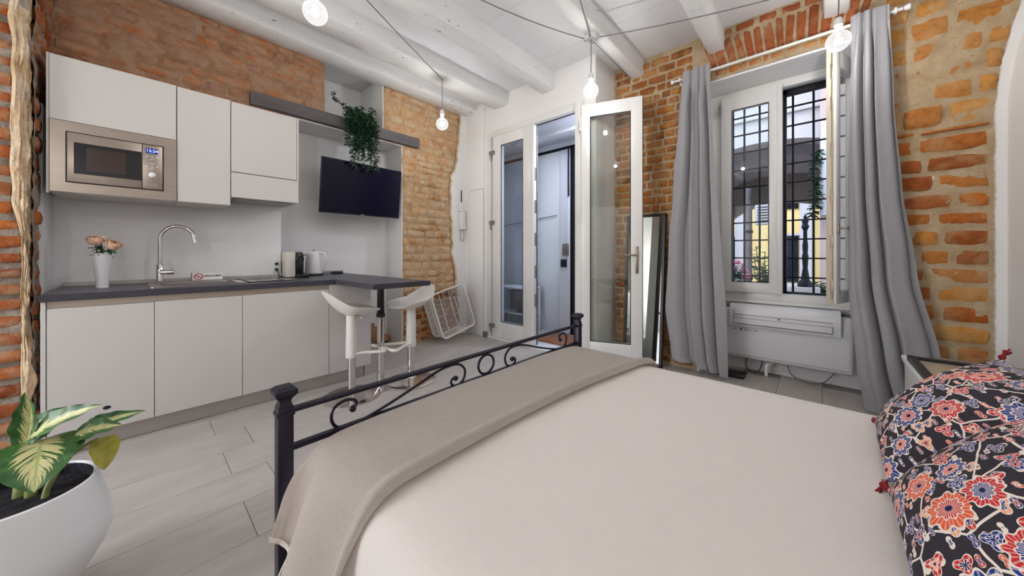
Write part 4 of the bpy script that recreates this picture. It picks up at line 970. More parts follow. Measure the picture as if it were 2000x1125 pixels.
# ---- intercom
ic = thing('intercom', 'white door intercom handset on the white wall beside the brick pier', 'intercom', (XL + 0.012, 3.15, 1.6))
X0 = XL + 0.012
MB().box(X0, X0 + 0.028, 3.075, 3.225, 1.765, 1.885, 0.008).obj('base', 'white_plastic', ic)
m = MB(); m.box(X0 + 0.004, X0 + 0.03, 3.09, 3.20, 1.50, 1.765, 0.010); m.obj('handset', 'white_plastic', ic)
m = MB(); m.tube(curve_pts([(X0 + 0.012, 3.11, 1.50), (X0 + 0.016, 3.105, 1.40), (X0 + 0.018, 3.135, 1.335), (X0 + 0.016, 3.165, 1.36), (X0 + 0.012, 3.17, 1.50)], 6), 0.0045, 8); m.obj('cord', 'hinge', ic)
m = MB(); m.box(X0, X0 + 0.006, 3.125, 3.142, 1.90, 2.07, 0.001, 1); m.obj('cable_slot', 'black', ic)
m = MB(); m.box(X0 + 0.002, X0 + 0.012, 3.205, 3.225, 1.48, 1.77, 0.002); m.obj('side_cover', 'cabinet_in', ic)

# ---- bar stools
def make_stool():
    t = thing('bar_stool', 'white bar stool left of the bar leg, its raised back to the kitchen', 'stool', (0, 0, 0), 0, 'white moulded bar stools at the bar')
    def seat(du, inset):
        def g(a, b):
            th = 2 * PI * a; r = b
            cx, cy = math.cos(th), math.sin(th)
            e = 2 / 2.6
            x = 0.195 * r * math.copysign(abs(cx) ** e, cx) * (1 - 0.10 * max(0, -cy * r)); y = 0.21 * r * math.copysign(abs(cy) ** e, cy)
            back = max(0.0, (-y - 0.02) / 0.19)
            z = 0.715 + 0.125 * back ** 1.7 + 0.022 * r * r * (1 - max(0, cy)) - 0.02 * max(0, y / 0.21) ** 2 - du * (1 - 0.75 * r * r)
            return Vector((x * (1 - inset * 0.04), y * (1 - inset * 0.04), z))
        return g
    m = MB(); m.grid(seat(0.0, 0), 40, 9); m.grid(seat(0.062, 1), 40, 9)
    bmesh.ops.remove_doubles(m.bm, verts=m.bm.verts, dist=0.0005)
    # close the rim between the two shells
    bmesh.ops.bridge_loops(m.bm, edges=[e for e in m.bm.edges if e.is_boundary])
    m.obj('seat', 'stool_white', t, world=False, sharp=60)
    MB().lathe([(0.0, 0.315), (0.043, 0.315), (0.045, 0.32), (0.040, 0.655), (0.05, 0.665), (0, 0.668)], 28).obj('column', 'stool_white', t, world=False)
    MB().lathe([(0.030, 0.012), (0.030, 0.33)], 24).obj('gas_lift', 'chrome', t, world=False)
    MB().lathe([(0, 0.0), (0.215, 0.0), (0.218, 0.006), (0.20, 0.014), (0.12, 0.022), (0.045, 0.032), (0.035, 0.045), (0, 0.045)], 48, (0, 0, 0.001)).obj('base', 'chrome', t, world=False)
    fr_ = MB(); w = 0.155
    fr_.tube(curve_pts([(0.03, 0.02, 0.345), (0.06, 0.10, 0.345), (0.12, 0.20, 0.342), (0.10, 0.235, 0.342), (0, 0.24, 0.342), (-0.10, 0.235, 0.342), (-0.12, 0.20, 0.342), (-0.06, 0.10, 0.345), (-0.03, 0.02, 0.345)], 6), 0.013, 10)
    fr_.obj('footrest', 'stool_white', t, world=False)
    m = MB(); m.tube([(0.0, 0, 0.66), (0.07, 0.03, 0.655), (0.10, 0.045, 0.63)], 0.005, 8); m.obj('lift_lever', 'handle', t, world=False)
    return t
s1 = make_stool(); s1.location = (-2.80, 1.155, 0.0); s1.rotation_euler = (0, 0, 0.0)
s2 = dup(s1, (-2.745, 1.66, 0.0), PI, 'white bar stool right of the bar leg, its raised back towards the basket')

# ---- wire basket leaning on its side
bk = thing('basket', 'white wicker basket lying on its side against the wall', 'basket', (-3.55, 2.75, 0))
O = Vector((-3.50, 2.58, 0.065)); A = Vector((-0.02, 0.545, 0.115)); B = Vector((-0.12, -0.115, 0.56)); N = -A.cross(B).normalized()
if N.x < 0: N = -N
O2 = O - N * 0.0
def bp(a, b, d):
    s_ = 1 - 0.10 * d
    return O + A * (0.5 + (a - 0.5) * s_) + B * (0.5 + (b - 0.5) * s_) - N * (0.24 * d)
def loop(d, r=0.12, n=6):
    out = []
    for cx, cy, a0 in ((1 - r, 1 - r, 0), (r, 1 - r, PI / 2), (r, r, PI), (1 - r, r, 1.5 * PI)):
        for k in range(n + 1): out.append(bp(cx + r * math.cos(a0 + k * PI / 2 / n), cy + r * math.sin(a0 + k * PI / 2 / n), d))
    return out
m = MB(); m.tube(loop(0), 0.013, 8, closed=True); m.obj('rim', 'wicker', bk)
m = MB()
for d in (0.2, 0.4, 0.6, 0.8): m.tube(loop(d), 0.0042, 5, closed=True)
m.tube(loop(1.0), 0.010, 8, closed=True); m.obj('hoop', 'wicker', bk)
m = MB(); L0, L1 = loop(0, n=7), loop(1, n=7)
def along(lp, t):
    P = lp + [lp[0]]; seg = [(P[i + 1] - P[i]).length for i in range(len(lp))]; tot = sum(seg); s = t * tot
    for i, q in enumerate(seg):
        if s <= q: return P[i].lerp(P[i + 1], s / max(q, 1e-6))
        s -= q
    return P[0]
for k in range(64):
    t_ = k / 64; m.tube([along(L0, t_), along(L1, t_)], 0.0034, 4, caps=False)
m.obj('side_weave', 'wicker', bk, kind='stuff')
m = MB()
for k in range(22):
    b_ = 0.05 + 0.9 * k / 21; m.tube([bp(0.02, b_, 1.0), bp(0.98, b_, 1.0)], 0.0048, 5, caps=False)
m.obj('bottom_slats', 'wicker', bk, kind='stuff')
m = MB()
for a_ in (0.17, 0.5, 0.83): m.tube([bp(a_, 0.0, 0.98), bp(a_, 1.0, 0.98)], 0.008, 6)
m.obj('crossbar', 'wicker', bk)
m = MB(); m.tube(curve_pts([bp(1.0, 0.36, 0.12), bp(1.0, 0.40, 0.35), bp(1.0, 0.60, 0.35), bp(1.0, 0.64, 0.12)], 5), 0.007, 8); m.obj('handle', 'wicker', bk)
# ================================================================ BED
bed = thing('bed', 'dark wrought iron bed frame with a scrolled footboard', 'bed', (-0.2, 1.15, 0))
FX = -1.22
for y in (0.300, 2.015):
    m = MB(); m.box(FX - 0.021, FX + 0.021, y - 0.021, y + 0.021, 0.0, 0.682, 0.003); p = m.obj('foot_post', 'bed_iron', bed)
    m = MB(); m.box(FX - 0.024, FX + 0.024, y - 0.024, y + 0.024, 0.655, 0.668, 0.002)
    q = 4
    for k, (r, z) in enumerate(((0.021, 0.682), (0.015, 0.694), (0.016, 0.705), (0.030, 0.722), (0.030, 0.732), (0.018, 0.742), (0.0, 0.744))): pass
    pr = [(0.021, 0.682), (0.016, 0.694), (0.017, 0.704), (0.031, 0.722), (0.031, 0.734), (0.020, 0.744), (0.0, 0.746)]
    m.lathe([(r * 1.35, z) for r, z in pr], 4, (0, 0, 0), mx=Matrix.Translation((FX, y, 0)) @ Matrix.Rotation(PI / 4, 4, 'Z'))
    m.obj('finial', 'bed_iron', p, sharp=30)
m = MB(); m.tube([(FX, 0.315, 0.664), (FX, 2.0, 0.664)], 0.0125, 12, flat=0.8); m.obj('top_rail', 'bed_iron', bed)
m = MB(); m.box(FX - 0.010, FX + 0.010, 0.315, 2.0, 0.538, 0.556, 0.003); m.obj('lower_rail', 'bed_iron', bed)
m = MB(); m.tube([(FX, 1.155 + 0.052 * math.cos(a), 0.604 + 0.046 * math.sin(a)) for a in [2 * PI * k / 32 for k in range(32)]], 0.006, 8, closed=True); m.obj('ring', 'bed_iron', bed)
R_ = [(1.803, 0.603), (1.790, 0.618), (1.800, 0.634), (1.834, 0.640), (1.868, 0.622), (1.872, 0.583), (1.847, 0.553), (1.785, 0.549), (1.68, 0.572), (1.56, 0.606), (1.45, 0.640), (1.38, 0.650), (1.325, 0.644), (1.292, 0.612), (1.298, 0.572), (1.325, 0.553), (1.358, 0.556), (1.372, 0.574), (1.360, 0.590), (1.345, 0.586)]
for side, nm in ((1, 'a'), (-1, 'b')):
    C = curve_pts([(FX, y if side > 0 else 2.31 - y, z) for y, z in R_], 6)
    m = MB(); m.tube(C, 0.0055, 8); m.sphere(C[0], 0.012, 12, 8); m.sphere(C[-1], 0.012, 12, 8); m.obj('scroll', 'bed_iron', bed)
for y in (0.345, 1.965):
    m = MB(); m.box(FX, 0.84, y - 0.012, y + 0.012, 0.22, 0.30, 0.003); m.obj('side_rail', 'bed_iron', bed)
for y in (0.33, 1.98):
    MB().box(0.80, 0.84, y - 0.02, y + 0.02, 0.0, 0.34, 0.003).obj('head_leg', 'bed_iron', bed)
mt = thing('mattress', 'mattress made up with a smooth white sheet on the iron bed', 'mattress', (-0.2, 1.15, 0.25))
PR = curve_pts([(0, 0.322, 0.24), (0, 0.318, 0.36), (0, 0.330, 0.46), (0, 0.362, 0.516), (0, 0.43, 0.540), (0, 0.60, 0.548), (0, 1.15, 0.552), (0, 1.70, 0.546), (0, 1.86, 0.536), (0, 1.945, 0.505), (0, 1.975, 0.43), (0, 1.975, 0.24)], 5)
def prof(v):
    f = v * (len(PR) - 1); i = min(int(f), len(PR) - 2); return PR[i].lerp(PR[i + 1], f - i)
def sheet(u, v):
    x = -1.185 + 2.02 * u; p = prof(v); e = min(u, 0.0 + 1) * 2.02
    k = max(0.0, 1 - e / 0.07); cen = Vector((0, 1.15, 0.40)); q = p.lerp(cen, 0.10 * k * k) if k > 0 else p
    z = q.z - 0.05 * k * k
    wr = 0.0025 * noise.noise(Vector((x * 5, p.y * 5, 0))) + 0.006 * noise.noise(Vector((x * 13, p.z * 2.0, 3.0))) * (1 if p.z < 0.5 else 0)
    return Vector((x, q.y + (wr if p.z < 0.5 else 0), z + (wr if p.z >= 0.5 else 0)))
m = MB(); m.grid(sheet, 90, 55)
m.bm.verts.ensure_lookup_table()
bmesh.ops.holes_fill(m.bm, edges=[e for e in m.bm.edges if e.is_boundary], sides=0)
m.obj('sheet', 'sheet', mt, sharp=70)

th = thing('throw', 'taupe grey throw blanket folded across the foot of the bed', 'blanket', (-0.97, 1.1, 0.56))
TP = curve_pts([(0, 0.236, 0.395), (0, 0.248, 0.44), (0, 0.274, 0.49), (0, 0.322, 0.530), (0, 0.40, 0.563), (0, 0.58, 0.574), (0, 1.15, 0.577), (0, 1.70, 0.571), (0, 1.86, 0.560), (0, 1.95, 0.532), (0, 1.992, 0.46), (0, 2.0, 0.40)], 8)
def tprof(v):
    f = v * (len(TP) - 1); i = min(int(f), len(TP) - 2); return TP[i].lerp(TP[i + 1], f - i)
def throw(u, v):
    p = tprof(v)
    xr = -0.785 if p.y < 0.8 else -0.785 + 0.112 * ((p.y - 0.8) / 1.15) ** 1.6
    xl = -1.16; a = u * 1.12
    if a <= 1: x = xr + (xl - xr) * a; dz = 0
    else: q = (a - 1) / 0.12; x = xl - 0.03 * math.sin(q * PI / 2); dz = -0.055 * q * q
    k_ = 1 - max(0, min(1, (0.45 - p.y) / 0.15)); dz *= k_; x = x * k_ + (1 - k_) * (xr + (xl - xr) * min(a, 1.0) - 0.012 * max(0, a - 1) / 0.12)
    fold = 0.020 * math.exp(-((a - 0.05) / 0.06) ** 2) - 0.016 * max(0, 1 - a / 0.03) ** 2
    near = max(0, min(1, (0.45 - p.y) / 0.2))
    x += near * (0.018 * math.sin(a * 7.5 + 0.4) * near) + near * near * 0.115 * a
    y = p.y + near * (0.020 * math.sin(a * 9.0 + 0.2) + 0.004) * near
    z = p.z + dz + fold - near * 0.10 * (1 - a) * near + 0.015 * near * near * a + 0.004 * noise.noise(Vector((x * 6, y * 3, 1)))
    return Vector((x, y, z))
m = MB(); m.grid(throw, 60, 90); m.obj('blanket', 'throw', th, sharp=180, solid=0.008)
m = MB(); m.tube([throw(k / 60, 0.0) + Vector((0, -0.002, 0.001)) for k in range(61)], 0.006, 6); m.tube([throw(k / 60, 0.022) + Vector((-0.0, -0.006, 0.0)) for k in range(61)], 0.0022, 5); m.obj('hem', 'throw', th)

# cushions
def cushion(label, BL, BR, TL, TR, T, mats, nm='cushion', group=None, tassels=True, cat='cushion', U0=0.0):
    BL, BR, TL, TR = map(Vector, (BL, BR, TL, TR)); n = (BR - BL).cross(TL - BL).normalized()
    t = thing(nm, label, cat, (BL + BR) / 2, 0, group)
    def face(sgn):
        def g(u, v):
            # concave sides between pointed corners
            uu = 0.5 + (u - 0.5) * (1 - 0.06 * math.sin(PI * v)); vv = 0.5 + (v - 0.5) * (1 - 0.06 * math.sin(PI * u))
            p = BL.lerp(BR, uu).lerp(TL.lerp(TR, uu), vv)
            h = T * (max(0, math.sin(PI * u)) * max(0, math.sin(PI * v))) ** 0.5
            h *= 1 + 0.10 * noise.noise(Vector((u * 4, v * 4, U0)))
            return p + n * h * sgn
        return g
    m = MB(); m.grid(face(1), 28, 28, uv=True)
    if U0:
        for f in m.bm.faces:
            for lp in f.loops: lp[m.uv].uv += Vector((U0, U0 * 0.37))
    m.obj('cover', mats[0], t, sharp=180, fixn=False)
    MB().grid(face(-1), 28, 28).obj('back_cover', mats[1], t, sharp=180, fixn=False)
    if tassels:
        rg = random.Random(int(U0 * 10) + 3)
        for c, d in ((BL, BL - BR), (TL, TL - BR), (TR, TR - BL), (BR, BR - TL)):
            m = MB(); d = d.normalized()
            m.sphere(c + d * 0.006, 0.008, 8, 6)
            for k in range(9):
                e = c + d * rg.uniform(0.035, 0.048) + Vector((rg.uniform(-.009, .009), rg.uniform(-.009, .009), rg.uniform(-.010, .003)))
                m.tube([c + d * 0.008, (c + d * 0.02 + e) / 2, e], [0.003, 0.0026, 0.002], 4)
            m.obj('tassel', 'tassel', t)
    return t
G = 'folk print cushions at the head of the bed'
cushion('folk flower cushion farther up the bed, beside the nightstand', (0.145, 1.725, 0.565), (0.125, 1.275, 0.565), (0.395, 1.69, 0.845), (0.435, 1.26, 0.85), 0.085, ('folk', 'cushion_back'), group=G, U0=0.3)
cushion('folk flower cushion nearer the camera, overlapping the other one', (0.125, 1.23, 0.572), (0.115, 0.78, 0.572), (0.41, 1.225, 0.88), (0.45, 0.79, 0.88), 0.09, ('folk', 'cushion_back'), group=G, U0=1.7)
cushion('white pillow behind the farther patterned cushion', (0.52, 1.91, 0.57), (0.50, 1.30, 0.57), (0.75, 1.93, 0.93), (0.77, 1.32, 0.93), 0.085, ('pillow_white', 'pillow_white'), nm='pillow', group='white pillows', tassels=False, cat='pillow', U0=2.2)
cushion('white pillow behind the nearer patterned cushion', (0.52, 1.25, 0.57), (0.50, 0.64, 0.57), (0.75, 1.26, 0.93), (0.77, 0.65, 0.93), 0.085, ('pillow_white', 'pillow_white'), nm='pillow', group='white pillows', tassels=False, cat='pillow', U0=3.1)

# nightstand with a framed print lying on it
ns = thing('nightstand', 'low white nightstand between the bed and the grey curtain', 'nightstand', (0.58, 2.48, 0))
MB().box(0.335, 0.86, 2.16, 2.80, 0.575, 0.600, 0.003).obj('top', 'white_plastic', ns)
MB().box(0.36, 0.85, 2.19, 2.77, 0.06, 0.575, 0.003).obj('body', 'cabinet', ns)
d = MB().box(0.343, 0.36, 2.20, 2.76, 0.33, 0.565, 0.003).obj('drawer', 'cabinet', ns); MB().sphere((0.335, 2.48, 0.45), 0.012, 12, 8).obj('knob', 'handle', d)
d = MB().box(0.343, 0.36, 2.20, 2.76, 0.075, 0.32, 0.003).obj('drawer', 'cabinet', ns); MB().sphere((0.335, 2.48, 0.20), 0.012, 12, 8).obj('knob', 'handle', d)
for x in (0.38, 0.83):
    for y in (2.21, 2.75): MB().cyl((x, y, 0.0), (x, y, 0.06), 0.014, 0.018, 12).obj('leg', 'handle', ns)
MB().box(0.45, 0.86, 2.775, 2.785, 0.600, 0.612).obj('back_edge', 'hinge', ns)
pf = thing('picture_frame', 'black framed print lying flat on the nightstand', 'picture frame', (0.44, 2.45, 0.601))
m = MB(); x0, x1, y0, y1 = 0.340, 0.60, 2.225, 2.675; w = 0.028
for a in ((x0, x0 + w, y0, y1), (x1 - w, x1, y0, y1), (x0, x1, y0, y0 + w), (x0, x1, y1 - w, y1)): m.box(*a, 0.601, 0.626, 0.002, 1)
m.obj('frame', 'black', pf)
MB().box(x0 + w, x1 - w, y0 + w, y1 - w, 0.602, 0.612).obj('print', 'art', pf)

# ================================================================ WINDOW SIDE
rod = thing('curtain_rod', 'slim white curtain rod across the brick above the window', 'curtain rod', (-0.31, 3.60, 2.873))
RY = 3.60
MB().cyl((-1.065, RY, 2.873), (0.44, RY, 2.873), 0.0115, n=14).obj('tube', 'white_plastic', rod)
for x in (-1.068, 0.443):
    s_ = -1 if x < 0 else 1
    m = MB(); m.cyl((x, RY, 2.873), (x + s_ * 0.012, RY, 2.873), 0.013, 0.017, 16); m.cyl((x + s_ * 0.012, RY, 2.873), (x + s_ * 0.03, RY, 2.873), 0.020, 0.020, 16); m.obj('finial', 'porcelain', rod)
for x in (-1.02, 0.405):
    m = MB(); m.cyl((x, RY, 2.873), (x, 3.695, 2.873), 0.007, n=10); m.cyl((x, 3.68, 2.873), (x, 3.692, 2.873), 0.022, n=16); m.box(x - 0.008, x + 0.008, RY - 0.015, RY + 0.015, 2.855, 2.892, 0.003); m.obj('bracket', 'porcelain', rod)
def pw(tab, z):
    tab = sorted(tab)
    if z <= tab[0][0]: return tab[0][1]
    for (a, va), (b, vb_) in zip(tab, tab[1:]):
        if a <= z <= b: t = (z - a) / (b - a); t = t * t * (3 - 2 * t) * 0.5 + t * 0.5; return va + (vb_ - va) * t
    return tab[-1][1]
def curtain(label, L, R, folds, seed, ztop, Lz0, Rz0, ybase):
    t = thing('curtain', label, 'curtain', ((pw(L, 0) + pw(R, 0)) / 2, RY, 0), 0, 'grey linen curtains')
    def g(u, v):
        zt = ztop; zb = Lz0 + (Rz0 - Lz0) * u
        z = zb + (zt - zb) * v
        uu = u + 0.05 * math.sin(2 * PI * 1.3 * u + seed) + 0.03 * math.sin(2 * PI * u + seed) * (1 - v) + 0.02 * noise.noise(Vector((u * 5, z * 1.2, seed)))
        x = pw(L, z) + (pw(R, z) - pw(L, z)) * u
        top = min(1, max(0, (v - 0.88) / 0.08))
        amp = 0.066 + 0.006 * (1 - v) - 0.050 * top
        ph = 2 * PI * folds * uu + 0.5 * noise.noise(Vector((u * 3, z * 0.8, seed + 5)))
        w = 1 - 2 * abs(math.sin(ph / 2)) ** (0.5 + 0.2 * v) + 0.30 * math.sin(1.7 * ph + 1.3 + seed) * (0.3 + 0.7 * v)
        w *= 0.75 + 0.45 * noise.noise(Vector((u * 4.0, z * 0.5, seed + 9)))
        y = pw(ybase, z) + amp * w + 0.012 * noise.noise(Vector((x * 9, z * 2.2, seed)))
        x += 0.25 * amp * math.cos(ph)
        # horizontal crease marks from packing
        for zc in (0.52, 0.98, 1.45, 1.92): y -= 0.0022 * math.exp(-((z - zc) / 0.006) ** 2)
        return Vector((x, y, z))
    m = MB(); m.grid(g, 150, 150); m.obj('cloth', 'curtain', t, sharp=180, fixn=False)
    m = MB(); m.grid(lambda u, v: g(u, 0.975 + 0.02 * v) + Vector((0, -0.004, 0)), 150, 2); m.obj('header_tape', 'curtain', t, sharp=180, fixn=False)
    return t
curtain('grey linen curtain to the left of the window, beside the mirror',
        [(0.05, -1.02), (0.15, -1.09), (0.6, -1.155), (1.2, -1.12), (1.8, -1.07), (2.4, -1.02), (2.92, -0.985)], [(0.05, -0.60), (0.6, -0.615), (1.2, -0.655), (2.1, -0.705), (2.92, -0.745)], 3.6, 1.0, 2.925, 0.10, 0.03, [(0.0, 3.60), (1.0, 3.60), (2.5, 3.60), (2.82, 3.572), (2.93, 3.568)])
curtain('grey linen curtain to the right of the window, beside the nightstand',
        [(0.0, 0.235), (0.3, 0.195), (0.9, 0.150), (1.6, 0.150), (2.3, 0.160), (2.92, 0.175)], [(0.0, 0.70), (0.45, 0.60), (1.0, 0.50), (1.6, 0.435), (2.3, 0.392), (2.92, 0.372)], 3.4, 3.0, 2.925, 0.01, 0.01, [(0.0, 3.57), (1.0, 3.585), (2.5, 3.60), (2.82, 3.572), (2.93, 3.568)])

ac = thing('air_conditioner', 'white low air conditioner mounted under the window', 'air conditioner', (-0.25, 4.0, 0.12))
m = MB(); m.box(-0.715, 0.215, 3.945, 4.088, 0.135, 0.615, 0.03, 4); m.obj('body', 'white_ac', ac)
m = MB(); pr = [(4.0, 0.666), (3.955, 0.664), (3.925, 0.650), (3.905, 0.620), (3.895, 0.575), (3.900, 0.47), (3.908, 0.452), (3.93, 0.448), (4.0, 0.448)]
m.prism(pr, 0, -0.648, 0.138, smooth=True); m.obj('outlet_hood', 'white_ac', ac, sharp=50)
m = MB(); m.box(-0.612, 0.088, 3.893, 3.899, 0.566, 0.571); m.box(-0.612, 0.088, 3.894, 3.899, 0.533, 0.5355); m.box(-0.612, 0.088, 3.893, 3.902, 0.474, 0.479); m.box(-0.614, -0.610, 3.893, 3.902, 0.474, 0.61); m.box(0.086, 0.090, 3.893, 3.902, 0.474, 0.54)
m.obj('louvre_gap', 'grout', ac)
m = MB(); m.box(-0.61, 0.086, 3.890, 3.8975, 0.482, 0.530, 0.002, 1); m.obj('flap', 'white_ac', ac)
m = MB(); m.sphere((-0.265, 3.895, 0.555), 0.011, 12, 8, 0.6); m.obj('badge', 'hinge', ac)
m = MB(); m.cyl((-0.56, 3.945, 0.415), (-0.56, 3.942, 0.415), 0.0085, n=14); m.obj('sensor', 'black', ac)
m = MB()
for x, w in ((-0.625, 0.03), (-0.535, 0.035), (-0.485, 0.006), (-0.47, 0.004), (-0.455, 0.025)): m.box(x, x + w, 3.9435, 3.9452, 0.411, 0.419)
m.obj('printed_mark', 'grout', ac, kind='stuff')
m = MB(); m.box(-0.69, 0.19, 3.9435, 3.947, 0.168, 0.1715); m.obj('lower_seam', 'grout', ac)
dp = thing('drain_pipe', 'white elbow drain pipe under the air conditioner', 'pipe', (-0.36, 4.0, 0))
MB().tube(curve_pts([(-0.30, 4.06, 0.13), (-0.33, 4.01, 0.115), (-0.36, 3.97, 0.10), (-0.365, 3.965, 0.06), (-0.365, 3.965, 0.004)], 5), 0.015, 12).obj('pipe', 'porcelain', dp)
cb = thing('cable', 'loose grey cable hanging below the air conditioner', 'cable', (-0.1, 4.05, 0.01))
MB().tube(curve_pts([(-0.22, 4.05, 0.14), (-0.18, 4.0, 0.05), (-0.08, 3.97, 0.012), (0.03, 3.99, 0.03), (0.12, 4.04, 0.14)], 8), 0.005, 6).obj('cable', 'cord', cb)
cb = thing('cable', 'dark cable on the floor behind the left curtain', 'cable', (-0.5, 4.0, 0.01))
MB().tube(curve_pts([(-0.52, 4.06, 0.14), (-0.53, 4.02, 0.06), (-0.48, 3.96, 0.012), (-0.42, 4.0, 0.03), (-0.40, 4.06, 0.14)], 8), 0.004, 6).obj('cable', 'black', cb)
bx = thing('scale', 'flat black scale on the floor beside the left curtain', 'scale', (-0.6, 3.82, 0))
MB().box(-0.78, -0.50, 3.70, 3.90, 0.006, 0.032, 0.008).obj('platform', 'black_gloss', bx)
for x in (-0.75, -0.53):
    for y in (3.73, 3.87): MB().cyl((x, y, 0), (x, y, 0.008), 0.014, n=12).obj('foot', 'black', bx)

mr = thing('mirror', 'tall black framed mirror leaning on the brick behind the open door', 'mirror', (-1.37, 3.55, 0))
u_ = Vector((1, 0, 0)); wv = Vector((-0.0, 0.125, 1.565)).normalized(); nv = u_.cross(wv).normalized()
if nv.y > 0: nv = -nv
MM = Matrix(((u_.x, nv.x, wv.x, -1.575), (u_.y, nv.y, wv.y, 3.535), (u_.z, nv.z, wv.z, 0.004), (0, 0, 0, 1)))
m = MB(); Wm, Hm = 0.41, 1.572
for a in ((0, 0.028, 0, Hm), (Wm - 0.028, Wm, 0, Hm), (0, Wm, 0, 0.028), (0, Wm, Hm - 0.028, Hm)): m.box(a[0], a[1], -0.012, 0.022, a[2], a[3], 0.002, 1, mx=MM)
m.obj('frame', 'black', mr)
MB().box(0.024, Wm - 0.024, 0.0, 0.006, 0.024, Hm - 0.024, mx=MM).obj('glass', 'mirror', mr)
MB().box(0.01, Wm - 0.01, -0.011, -0.001, 0.01, Hm - 0.01, mx=MM).obj('backing_board', 'black', mr)

# ================================================================ PENDANT LAMPS
LZ = 2.60
def lamp(label, x, y, ztop, LZ=2.60):
    t = thing('pendant_lamp', label, 'lamp', (x, y, ZT := ztop), 0, 'bare bulb pendants on grey cords')
    m = MB(); m.lathe([(0.0675 * math.sin(a), -0.0675 * math.cos(a)) for a in [PI * k / 22 for k in range(19)]] + [(0.026, 0.068), (0.019, 0.078), (0.015, 0.095)], 40, (x, y, LZ)); m.obj('globe', 'globe', t)
    MB().sphere((x, y, LZ), 0.0225, 20, 14).obj('filament', 'core', t)
    MB().lathe([(0, 0.088), (0.017, 0.088), (0.019, 0.10), (0.024, 0.105), (0.024, 0.140), (0.018, 0.155), (0.006, 0.163), (0, 0.163)], 24, (x, y, LZ)).obj('socket', 'porcelain', t)
    MB().tube([(x, y, LZ + 0.16), (x + 0.003, y, (LZ + ztop) / 2 + 0.05), (x, y, ztop)], 0.0038, 8).obj('cord', 'cord', t)
    m = MB(); m.tube(curve_pts([(x, y, ztop + 0.03), (x, y, ztop + 0.002), (x + 0.008, y, ztop - 0.008), (x + 0.014, y, ztop)], 4), 0.003, 6); m.obj('ceiling_hook', 'handle', t)
lamp('bare bulb hanging highest up, over the kitchen microwave', -2.24, 0.71, CE - 0.02)
lamp('bare bulb hanging in front of the brick pier', -3.11, 2.27, 3.09)
lamp('bare bulb hanging from the cord hub above the glazed door', -1.50, 2.70, 3.075)
lamp('bare bulb hanging by the right curtain, in front of its top', 0.10, 3.20, 3.00)
lamp('bare bulb hanging over the foot half of the bed, above the picture', -0.95, 1.15, CE - 0.02)
lamp('added fill bulb hanging unseen over the pillows, above the picture', 0.12, 1.85, CE - 0.02)  # extra bulb added out of view to brighten the right wall
lamp('added fill bulb hanging unseen behind the camera on the plant side', -1.75, -1.6, CE - 0.02, 2.1)  # this and the next three bulbs are unseen, added as frontal fill
lamp('added fill bulb hanging unseen beside the camera, towards the kitchen jamb', -1.62, -0.75, CE - 0.02, 2.0)
lamp('added fill bulb hanging unseen behind the camera beside the right wall', 0.45, -0.8, CE - 0.02, 2.0)
lamp('added fill bulb hanging unseen at the back of the room behind the camera', 0.5, -1.9, CE - 0.02, 2.1)
hub = thing('cord_hub', 'white round ceiling hub where the grey cords meet', 'ceiling hub', (-1.50, 2.70, 3.06))
MB().lathe([(0.055, 0.035), (0.055, 0.010), (0.047, 0.0), (0, 0.0)], 28, (-1.495, 2.70, 3.055)).obj('cover', 'ceiling', hub)
m = MB()
for a in (0.4, 1.9, 3.4, 4.9): m.cyl((-1.495 + 0.045 * math.cos(a), 2.70 + 0.045 * math.sin(a), 3.062), (-1.495 + 0.065 * math.cos(a), 2.70 + 0.065 * math.sin(a), 3.062), 0.008, n=8)
m.obj('cord_grip', 'hinge', hub)
def swag(label, a, b, sag=0.03):
    a, b = Vector(a), Vector(b); P = [a.lerp(b, k / 10) - Vector((0, 0, sag * 4 * (k / 10) * (1 - k / 10))) for k in range(11)]
    t = thing('ceiling_cable', label, 'cord', a, 0, 'grey cords strung under the ceiling'); MB().tube(P, 0.0042, 6).obj('cord', 'cord', t)
swag('grey cord running from the hub to the microwave bulb', (-1.54, 2.65, 3.06), (-2.24, 0.71, CE - 0.03), 0.09)
swag('grey cord running from the hub towards the camera', (-1.48, 2.65, 3.06), (-0.95, 1.15, CE - 0.03), 0.05)
swag('grey cord running from the hub to the curtain bulb', (-1.43, 2.72, 3.06), (0.10, 3.20, 3.01), 0.025)
swag('grey cord slanting down to the bulb before the brick pier', (-3.11, 2.27, 3.095), (-1.45, -1.2, CE - 0.03), 0.03)
swag('grey cord along the beam from the hub to the brick wall', (-1.50, 2.75, 3.06), (-1.545, 3.66, 3.10), 0.0)

# ================================================================ POTTED PLANT
pt = thing('potted_plant', 'variegated leafy plant in a round white pot on the floor', 'plant', (-1.87, -0.265, 0))
pc = (-1.875, -0.268, 0.0)
MB().lathe([(0, 0.0), (0.088, 0.0), (0.098, 0.008), (0.150, 0.085), (0.192, 0.165), (0.205, 0.205), (0.2075, 0.23), (0.204, 0.258), (0.176, 0.385), (0.173, 0.397), (0.167, 0.400), (0.161, 0.394), (0.160, 0.33), (0.158, 0.30)], 64, (pc[0], pc[1], 0.001)).obj('pot', 'porcelain', pt)
MB().lathe([(0.156, 0.335), (0.156, 0.388), (0.1605, 0.3955)], 48, (pc[0], pc[1], 0.0)).obj('liner', 'soil', pt)
m = MB(); m.grid(lambda a, b: Vector((pc[0] + 0.159 * b * math.cos(2 * PI * a), pc[1] + 0.159 * b * math.sin(2 * PI * a), 0.362 + 0.008 * noise.noise(Vector((b * 6 * math.cos(2 * PI * a), b * 6 * math.sin(2 * PI * a), 0))))), 36, 10); m.obj('soil', 'soil', pt)
def stalk(P, r): m = MB(); m.tube(curve_pts(P, 6), r if not isinstance(r, list) else r[0], 10); return m.obj('stem', 'stem', pt)
